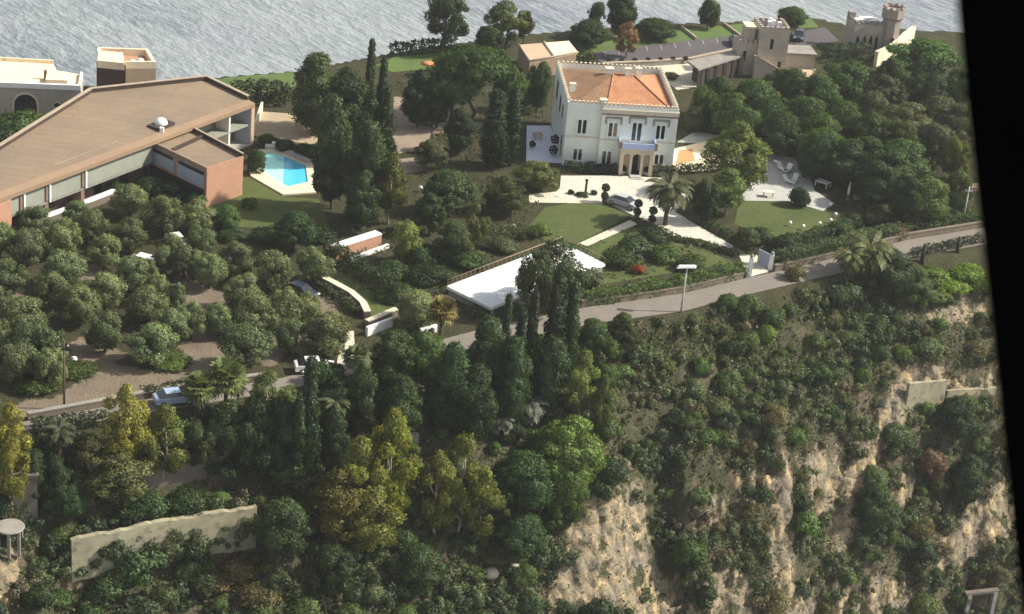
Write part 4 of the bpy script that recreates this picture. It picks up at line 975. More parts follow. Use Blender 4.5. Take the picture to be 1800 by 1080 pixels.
def street_lamp():
    p = at(1197, 549); root = empty("street_lamp", tuple(p)); tag(root, "pale street lamp with wide flat white head beside the road", "street lamp")
    m = MB(); m.tube([(0, 0, -.6), (0, 0, 3), (.02, 0, 5.7)], [.14, .11, .075], 10); m.build("pole", M["metal"], root)
    m = MB(); m.tube([(-.1, 0, 5.7), (.75, -.1, 5.95)], .06, 8); m.build("arm", M["metal"], root)
    m = MB(); m.add([(-1.2, -.35, 5.62), (.95, -.3, 5.85), (1.1, .3, 5.9), (-1.1, .35, 5.66), (-.9, -.2, 5.86), (.8, -.18, 6.05), (.85, .18, 6.07), (-.9, .2, 5.88)], [(3, 2, 1, 0), (4, 5, 6, 7), (0, 1, 5, 4), (1, 2, 6, 5), (2, 3, 7, 6), (3, 0, 4, 7)]); m.build("lamp_head", M["white"], root)
street_lamp()
for (bx_, by, hh, lab, mat) in ((113, 719, 7.6, "thin dark wooden utility pole at the left end of the grove", "wood_pole"), (555, 622, 4.6, "thin grey utility pole beside the road entrance near the olives", "metal"), (1692, 392, 5.2, "grey utility pole above the road at the right edge", "metal")):
    p = flat(bx_, by); root = empty("utility_pole", tuple(p)); tag(root, lab, "utility pole")
    m = MB(); m.tube([(0, 0, -.5), (0, 0, hh)], [.12, .08], 8); m.build("pole", M[mat], root)
    m = MB(); m.box(-.5, .5, -.05, .05, hh - .7, hh - .58); m.build("crossarm", M[mat], root)
    m = MB(); m.tube([(-.4, 0, hh - .58), (-.4, 0, hh - .4)], .05, 6); m.tube([(.4, 0, hh - .58), (.4, 0, hh - .4)], .05, 6); m.build("insulator", M["white"], root)

def car(px, py, rz, mat, label, z=.08, van=False, world=None):
    p = flat(px, py, z) if world is None else world
    root = empty("parked_car", (p[0], p[1], p[2]), rz); tag(root, label, "van" if van else "car")
    L, W_ = (4.3, 1.75) if not van else (4.9, 1.9)
    if van: root.name = "parked_van"
    if van: prof = [(-2.4, .35), (-2.42, .9), (-2.3, 1.05), (-1.5, 1.15), (-1.0, 1.95), (2.25, 2.0), (2.42, 1.8), (2.42, .35)]
    else: prof = [(-2.1, .32), (-2.15, .6), (-2.0, .8), (-1.0, .95), (1.75, 1.0), (2.1, .9), (2.15, .5), (2.1, .32)]
    def shell(prof, w0, w1, zs):
        m = MB(); V = []; n = len(prof)
        for s_ in (-1, 1):
            for x, zz in prof: V.append((x, s_ * (w0 if zz < zs else w1), zz))
        m.add(V, [tuple(range(n)), tuple(range(2 * n - 1, n - 1, -1))] + [(i, n + i, n + (i + 1) % n, (i + 1) % n) for i in range(n)]); return m
    body = shell(prof, W_ / 2, W_ / 2 - (.06 if not van else .12), .78).build("body", mat, root)
    md = body.modifiers.new("bevel", 'BEVEL'); md.width = .07; md.segments = 2
    if not van:
        cab = [(-1.25, .94), (-.45, 1.38), (1.0, 1.42), (1.8, .98)]
        c = shell(cab, W_ / 2 - .1, W_ / 2 - .26, 1.1).build("window_band", M["glass"], root)
        m = MB(); m.box(-.5, 1.05, -W_ / 2 + .25, W_ / 2 - .25, 1.405, 1.46); r = m.build("roof", mat, root); md = r.modifiers.new("bevel", 'BEVEL'); md.width = .03; md.segments = 2
    else:
        m = MB(); m.add([(-1.52, -.75, 1.2), (-1.52, .75, 1.2), (-1.08, .68, 1.88), (-1.08, -.68, 1.88)], [(0, 1, 2, 3)[::-1]]); w = m.build("windscreen", M["glass"], root); w.location = (-.03, 0, .02)
        for s_ in (-1, 1):
            m = MB(); m.box(-.9, 1.9, s_ * (W_ / 2 - .1) - .02, s_ * (W_ / 2 - .1) + .02, 1.2, 1.75); m.build("side_window", M["glass"], root)
    for x in (-1.35, 1.35):
        for s_ in (-1, 1):
            m = MB(); m.tube([(x, s_ * (W_ / 2 - .17), .32), (x, s_ * (W_ / 2 + .03), .32)], .32, 16); w = m.build("wheel", M["tyre"], root)
            m = MB(); m.tube([(x, s_ * (W_ / 2 + .031), .32), (x, s_ * (W_ / 2 + .045), .32)], .19, 12); m.build("rim", M["metal"], w)
    for s_ in (-1, 1):
        m = MB(); m.box(-2.19, -2.08, s_ * .62 - .17, s_ * .62 + .17, .62, .76); m.build("headlight", M["white"], root)
        m = MB(); m.box(2.08, 2.17, s_ * .62 - .15, s_ * .62 + .15, .66, .82); m.build("tail_light", M["orange"], root)
car(307, 708, R(205), M["car_blue"], "pale blue car parked on the lower road beside the palms")
car(256, 470, R(160), M["car_white"], "white car half hidden under the olive trees in the grove")
car(271, 478, R(175), M["car_silver"], "silver car parked just in front of the white car in the grove")
car(311, 434, R(120), M["car_white"], "white car in deep shade under the upper olive trees")
car(528, 520, R(150), M["car_navy"], "dark navy car between olive trees beside the curved garden wall")
car(552, 652, R(195), M["car_white"], "white car on the road partly behind the dark cypress")
car(1096, 362, R(150), M["car_silver"], "silver car parked on the pale paving before the villa")
car(1294, 80, R(100), M["car_navy"], "dark car with pale roof on the car park beside the castle")
car(1404, 68, R(80), M["car_navy"], "dark car parked on the grey yard right of the castle")

def globe(px, py, lab, r=.24):
    p = flat(px, py); root = empty("globe_lamp", (p[0], p[1], 0)); tag(root, lab, "garden lamp", "white globe lamps around the lawns")
    m = MB(); m.tube([(0, 0, -.1), (0, 0, .3)], .05, 8); m.build("stem", M["metal"], root)
    m = MB(); m.ball((0, 0, .3 + r * .9), r); m.build("globe", M["globe"], root)
for i, (px, py) in enumerate(((1388, 398), (1411, 404), (1440, 399), (1459, 393), (1468, 383), (1459, 366))):
    globe(px, py, "white globe lamp on the right lawn, %s from left along its lower edge" % WORDS[i] if i < 5 else "white globe lamp beside the corner of the grey deck, behind the others")
for px, py, lab in ((902, 406, "white globe lamp among shrubs at the left end of the villa lawn"), (597, 345, "white globe lamp below the tall dark trees near the pool lawn"), (739, 338, "white globe lamp under the dark trees right of the yellow-green tree")):
    globe(px, py, lab, .3)

def topiary(px, py, lab):
    p = flat(px, py); root = empty("potted_topiary", (p[0], p[1], PZ)); tag(root, lab, "topiary", "two-ball topiaries along the driveway")
    m = MB(); m.lathe([(.28, 0), (.36, .45), (.40, .5), (.01, .5)], (0, 0, 0), 14); m.build("pot", M["brown_trim"], root)
    m = MB(); m.tube([(0, 0, .45), (0, 0, 2.3)], .06, 6); m.build("stem", M["bark"], root)
    for z, r in ((.95, .48), (2.1, .52)):
        o = leafball(r, 260, .16); b = link("leaf_ball", o, root); b.location = (0, 0, z); b.color = (.03, .045, .02, 1)

# ---- foliage generators: many small leaf-clump faces, returned as one mesh
def leaves(C, Nrm, size, rg, tilt=.55, asp=.62):
    """returns vertices, faces, soft normals"""
    n = len(C)
    r = rg.normal(size=(n, 3)); nn = Nrm + r * tilt; nn /= np.linalg.norm(nn, axis=1, keepdims=True) + 1e-9
    t = rg.normal(size=(n, 3)); t -= (t * nn).sum(1, keepdims=True) * nn; t /= np.linalg.norm(t, axis=1, keepdims=True) + 1e-9
    b = np.cross(nn, t); s = size * rg.uniform(.5, 1.35, (n, 1)); k = rg.uniform(.1, .5, (n, 1))
    V = np.stack([C - t * s, C - b * s * asp - t * s * (k - .2), C + t * s * 1.05, C + b * s * asp + t * s * (k - .3)], 1).reshape(-1, 3)
    Fq = np.arange(4 * n).reshape(n, 4)
    sn = Nrm + r * .30; sn /= np.linalg.norm(sn, axis=1, keepdims=True) + 1e-9
    return V, Fq, np.repeat(sn, 4, axis=0)
def lobes_to_leaves(lobes, leaf, dens, rg, squash=1.0, keep_in=.62):
    Cs, Ns = [], []
    Lc = np.array([l[0] for l in lobes]); Lr = np.array([l[1] for l in lobes]); cen = Lc.mean(0)
    for c, r in lobes:
        n = int(dens * 12.6 * r * r / (leaf * leaf))
        d = rg.normal(size=(n, 3)); d /= np.linalg.norm(d, axis=1, keepdims=True)
        f = 1 + .16 * np.sin(d[:, :1] * 7 + c[0] * 3) * np.sin(d[:, 1:2] * 6 + c[1] * 5) + .10 * np.sin(d[:, 2:3] * 11 + c[2] * 4 + d[:, :1] * 8)
        rad = r * (rg.uniform(.66, 1.06, (n, 1)) + (rg.random((n, 1)) < .07) * rg.uniform(.05, .3, (n, 1))) * f
        p = np.array(c) + d * rad * np.array([1, 1, squash])
        dist = np.linalg.norm(p[:, None, :] - Lc[None], axis=2) / Lr[None]
        ok = dist.min(1) > keep_in
        o = p - cen; o /= np.linalg.norm(o, axis=1, keepdims=True) + 1e-6
        q = d * .75 + o * .4
        Cs.append(p[ok]); Ns.append((q / np.linalg.norm(q, axis=1, keepdims=True))[ok])
    return leaves(np.concatenate(Cs), np.concatenate(Ns), leaf, rg)
def leafball(r, n, leaf):
    rg = np.random.default_rng(11); d = rg.normal(size=(n, 3)); d /= np.linalg.norm(d, axis=1, keepdims=True)
    V, Fq, Nv = leaves(d * r * rg.uniform(.85, 1.05, (n, 1)), d, leaf, rg); return np_mesh("leaf_ball", V, Fq, M["leaf"], Nv)
def env_lobes(rg, W, z0, z1, shape, n, rmin, rmax):
    out = []; ph = rg.uniform(0, 6.28)
    for i in range(n):
        r = rg.uniform(rmin, rmax) * W
        u = rg.uniform(0, 1); a = rg.uniform(0, 2 * math.pi); q = math.sqrt(rg.uniform(.25, 1))
        if shape == 'dome': prof = math.sqrt(max(0, 1 - ((u - .42) / .62) ** 2))
        elif shape == 'column': prof = (min(1, u / .12) ** .6) * (1 - max(0, u - .25) / .78) ** .75
        elif shape == 'tall': prof = math.sin(math.pi * min(1, (u * .86 + .14))) ** .55
        elif shape == 'gum': prof = (.55 + .45 * math.sin(math.pi * min(1, u * 1.1))) * (1 - max(0, u - .72) * 2.2)
        elif shape == 'umbrella': prof = math.sqrt(max(0, 1 - max(0, u - .15) ** 2 * 1.25))
        R_ = max(.02, prof * W / 2 - r * .75) * q
        z = z0 + r * .6 + u * (z1 - z0 - r * 1.3)
        if i % 5 == 4 and shape in ('dome', 'gum', 'tall'): R_ *= 1.25; r *= .8; z += .04 * (z1 - z0)
        lop = 1 + .22 * math.cos(a - ph) * (1 - u)
        out.append(((R_ * math.cos(a) * lop * rg.uniform(.85, 1.12), R_ * math.sin(a) * lop * rg.uniform(.85, 1.12), z), r))
    return out
def limb(rg, p0, p1, r0, r1, wob=.12, k=5):
    p0 = np.array(p0, float); p1 = np.array(p1, float); L = np.linalg.norm(p1 - p0)
    pts = [p0 + (p1 - p0) * i / k + (rg.normal(size=3) * wob * L * .25 * math.sin(math.pi * i / k)) for i in range(k + 1)]
    return pts, [r0 + (r1 - r0) * i / k for i in range(k + 1)]
VAR = {}   # kind -> list of (crown mesh, trunk mesh, nominal W, nominal H)
def make_var(kind, seed):
    rg = np.random.default_rng(seed * 101 + len(kind) * 7)
    tr = MB(); 
    S = dict(olive=(5.0, 4.6, .6, 'dome', 34, .08, .20, .10, .9), broad=(7.0, 7.5, .8, 'dome', 44, .07, .20, .13, .95), dense=(6.0, 10.0, .8, 'tall', 40, .12, .26, .145, 1.0),
             pine=(9.0, 10.0, 6.4, 'umbrella', 30, .08, .16, .14, .95), cypress=(2.4, 11.0, .4, 'column', 64, .18, .32, .125, 1.0), gum=(6.0, 10.0, 1.6, 'gum', 38, .08, .20, .125, .85),
             sparse=(6.5, 7.0, 1.2, 'dome', 34, .08, .16, .13, .75), shrub=(2.6, 1.7, .0, 'dome', 14, .13, .30, .09, .95), willow=(4.0, 5.0, .9, 'dome', 18, .13, .24, .095, .9), dry=(2.8, 1.8, .1, 'dome', 12, .12, .24, .085, .5), pinel=(7.0, 9.0, 2.2, 'dome', 34, .08, .19, .15, .9))[kind]
    W, H, z0, shp, nl, rmin, rmax, leaf, dn = S
    lb = env_lobes(rg, W, z0, H, shp, nl, rmin, rmax)
    if kind == 'cypress': lb = [((c[0] * .6, c[1] * .6, c[2]), r * (1.15 - .6 * c[2] / H)) for c, r in lb]
    V, Fq, Nv = lobes_to_leaves(lb, leaf, dn, rg, squash=(1.35 if kind in ('cypress',) else .85), keep_in=.60)
    if kind in ('olive', 'gum', 'willow'):      # drooping outer sprays
        k = rg.integers(0, len(lb), 260); c = np.array([lb[i][0] for i in k]); r = np.array([lb[i][1] for i in k])[:, None]
        d = rg.normal(size=(260, 3)); d /= np.linalg.norm(d, axis=1, keepdims=True); p = c + d * r * rg.uniform(1.0, 1.35, (260, 1))
        V2, F2, N2 = leaves(p, d, leaf * .9, rg); Fq = np.concatenate([Fq, F2 + len(V)]); V = np.concatenate([V, V2]); Nv = np.concatenate([Nv, N2])
    crown = np_mesh("crown", V, Fq, M["leaf"], Nv)
    if kind in ('shrub', 'dry'):
        for i in range(5):
            a = rg.uniform(0, 6.28); p, q = limb(rg, (0, 0, -.3), (.8 * math.cos(a), .8 * math.sin(a), 1.0), .06, .02); tr.tube(p, q, 5)
    elif kind == 'olive':
        p, q = limb(rg, (0, 0, -.4), (.15, .1, 1.3), .28, .2); tr.tube(p, q, 7)
        for i in range(4):
            a = i * 1.57 + rg.uniform(0, .8); p, q = limb(rg, (.15, .1, 1.25), (1.4 * math.cos(a), 1.4 * math.sin(a), 3.0), .14, .05); tr.tube(p, q, 6)
    else:
        top = H * (.9 if kind in ('cypress', 'dense') else .72); r0 = {'pine': .26, 'pinel': .24, 'gum': .2, 'cypress': .2}.get(kind, .24)
        lean = rg.normal(size=2) * .25
        p, q = limb(rg, (0, 0, -.8), (lean[0], lean[1], top), r0, .07, .1, 7); tr.tube(p, q, 8)
        for i in range(7 if kind != 'cypress' else 0):
            c, r = lb[rg.integers(0, len(lb))]; zb = max(z0 * .8, c[2] - H * .22); fr = zb / top
            p, q = limb(rg, (lean[0] * fr, lean[1] * fr, zb), c, .11, .03, .2); tr.tube(p, q, 5)
    trunk = tr.build("trunk_source", M["palebark"] if kind in ('gum', 'sparse') else M["bark"]); me = trunk.data; me.name = "trunk"; bpy.data.objects.remove(trunk)
    zmax = max(c[2] + r * .95 for c, r in lb); wmax = 2 * max(math.hypot(c[0], c[1]) + r * .95 for c, r in lb)
    return crown, me, wmax, zmax
def get_var(kind, i, nv):
    VAR.setdefault(kind, {})
    i %= nv
    if i not in VAR[kind]: VAR[kind][i] = make_var(kind, i + 1)
    return VAR[kind][i]
NV = dict(olive=6, broad=5, dense=4, pine=3, cypress=4, gum=5, sparse=2, shrub=6, willow=2, dry=3, pinel=3)
TREE_COUNT = 0
def fol(c): return 2.25 / (1 + 4.5 * max(c))
ALLV = []    # (object, base, list key) for the labels
def plant(kind, base, w, hh, color, name, cat=None, seed=None, trunk=True):
    global TREE_COUNT; TREE_COUNT += 1
    i = TREE_COUNT if seed is None else seed
    crown, tm, W0, H0 = get_var(kind, i, NV[kind])
    root = empty(name, (base[0], base[1], base[2]), rz=(i * 2.399) % 6.283)
    root.scale = (w / W0, w / W0, hh / H0)
    root["category"] = cat or ("shrub" if kind in ("shrub", "dry") else "tree")
    c = link("crown" if kind not in ("shrub", "dry") else "foliage", crown, root)
    v = (1 + .26 * math.sin(i * 78.233)) * fol(color); u = .06 * math.sin(i * 12.9898); c.color = (color[0] * v * (.96 + u), color[1] * v * 1.03, color[2] * v * (.74 - u * .5), 1)
    t = link("trunk" if kind not in ("shrub", "dry") else "stems", tm, root)
    return root
def T(kind, tx, ty, wpx, hm, color, name, cat=None, seed=None):
    """a tree whose top stands at photo pixel (tx,ty), crown wpx wide, hm metres tall, rooted in the ground below"""
    b = at(tx, ty, hm); dist = math.sqrt(b[0] ** 2 + b[1] ** 2 + (CH - b[2]) ** 2); w = wpx / F * dist
    return plant(kind, b, w, hm, color, name, cat, seed), b

G_OLIVE = (.092, .104, .064); G_DARK = (.024, .037, .017); G_MID = (.040, .060, .022); G_PINE = (.034, .056, .018); G_CYP = (.017, .027, .014)
G_YEL = (.115, .110, .022); G_YGRN = (.115, .130, .024); G_ORG = (.115, .078, .020); G_BRIGHT = (.085, .125, .022); G_GREY = (.070, .075, .048); G_DRY = (.105, .078, .052); G_LIGHT = (.065, .085, .028); G_PURP = (.075, .048, .042)

def rows_label(items, desc, nrow, rowword="row", tail=""):
    """items: [(obj, base)] -> labels '<desc>, third from left in second row ...' counted in the picture"""
    pr = sorted([(proj(b), o) for o, b in items], key=lambda t: t[0][1])
    k = math.ceil(len(pr) / nrow)
    for r in range(nrow):
        row = sorted(pr[r * k:(r + 1) * k], key=lambda t: t[0][0])
        for i, (p, o) in enumerate(row):
            d = desc(o) if callable(desc) else desc
            rw = ["back", "second", "third", "fourth", "fifth", "sixth", "seventh", "eighth", "ninth", "tenth", "eleventh", "twelfth"][r]
            o["label"] = "%s, %s from left in the %s %s%s" % (d, ordinal(i), rw, rowword, tail)

# ---- olive grove
OL = [(230, 322, 68), (290, 346, 84), (348, 352, 62), (163, 370, 62), (112, 385, 72), (230, 385, 66), (183, 412, 64), (48, 402, 78), (110, 440, 76), (287, 434, 36), (352, 395, 56), (235, 450, 70), (14, 455, 72), (370, 447, 62), (415, 425, 66), (185, 480, 70), (90, 478, 82), (275, 480, 52), (262, 500, 80), (140, 502, 78), (430, 482, 72), (38, 524, 92), (335, 530, 70), (185, 550, 76), (265, 567, 86), (60, 568, 108), (385, 532, 56), (432, 572, 92), (553, 434, 70), (482, 442, 82), (450, 520, 84), (505, 508, 76), (575, 550, 90), (735, 512, 76), (20, 602, 84), (85, 612, 70), (-5, 500, 70), (0, 392, 60), (62, 362, 62), (135, 352, 48), (310, 496, 40), (510, 560, 60), (300, 540, 60), (-10, 560, 80), (345, 440, 40), (325, 432, 52), (543, 514, 56), (262, 456, 40), (300, 410, 50)]
items = []
for x, y, w in OL:
    dk = 0.0; items.append(T("olive", x, y, w * 1.14, 4.5 + (w - 70) * .028, G_OLIVE, "olive_tree"))
for o, b in items: o["group"] = "olive trees in the grove"
rows_label(items, "silvery green olive tree", 6, "row", " of the grove")

# ---- wood on the right
WD = [(1640, 130, 90, 'broad', G_DARK), (1570, 100, 60, 'broad', G_MID), (1690, 120, 70, 'broad', G_MID), (1270, 138, 92, 'broad', G_MID), (1330, 140, 92, 'broad', G_MID), (1390, 118, 92, 'broad', G_MID), (1445, 132, 96, 'broad', G_MID), (1560, 132, 90, 'broad', G_GREY), (1292, 165, 100, 'broad', G_MID), (1350, 172, 104, 'broad', G_PINE), (1420, 168, 112, 'broad', G_MID), (1482, 176, 112, 'broad', G_PINE), (1542, 200, 112, 'broad', G_MID), (1602, 182, 104, 'broad', G_GREY), (1655, 170, 92, 'broad', G_GREY), (1312, 186, 96, 'broad', G_PINE), (1378, 196, 100, 'broad', G_MID), (1452, 226, 112, 'broad', G_PINE), (1522, 240, 112, 'broad', G_MID), (1592, 246, 112, 'broad', G_MID), (1650, 215, 92, 'broad', G_GREY), (1446, 240, 88, 'broad', G_DARK), (1492, 246, 112, 'broad', G_DARK), (1566, 262, 112, 'broad', G_MID), (1638, 312, 92, 'broad', G_LIGHT), (1685, 240, 66, 'broad', G_YGRN), (1450, 200, 90, 'broad', G_MID), (1590, 215, 90, 'broad', G_LIGHT), (1690, 180, 60, 'broad', G_GREY), (1690, 300, 60, 'broad', G_LIGHT), (1240, 150, 60, 'broad', G_MID), (1540, 160, 80, 'broad', G_GREY), (1600, 310, 80, 'broad', G_DARK), (1548, 282, 90, 'broad', G_DARK)]
items = []
for x, y, w, k, c in WD: items.append(T(k, x, y, w, 6.6, tuple(q * .74 for q in c), "broadleaf_tree"))
for o, b in items: o["group"] = "trees of the wood right of the villa"
rows_label(items, "rounded evergreen tree", 5, "row", " of the right-hand wood")
for x, y, w, hm, c, lab in ((1490, 108, 122, 8.0, G_PINE, "wide umbrella pine in the wood between the two castles"), (1624, 66, 150, 7.6, G_PINE, "broad flat-topped umbrella pine at the far right below the small castle"), (1838, 70, 90, 8.0, G_PINE, "umbrella pine mostly behind the black window post")):
    o, b = T("pinel", x, y, w, hm, c, "umbrella_pine"); tag(o, lab)

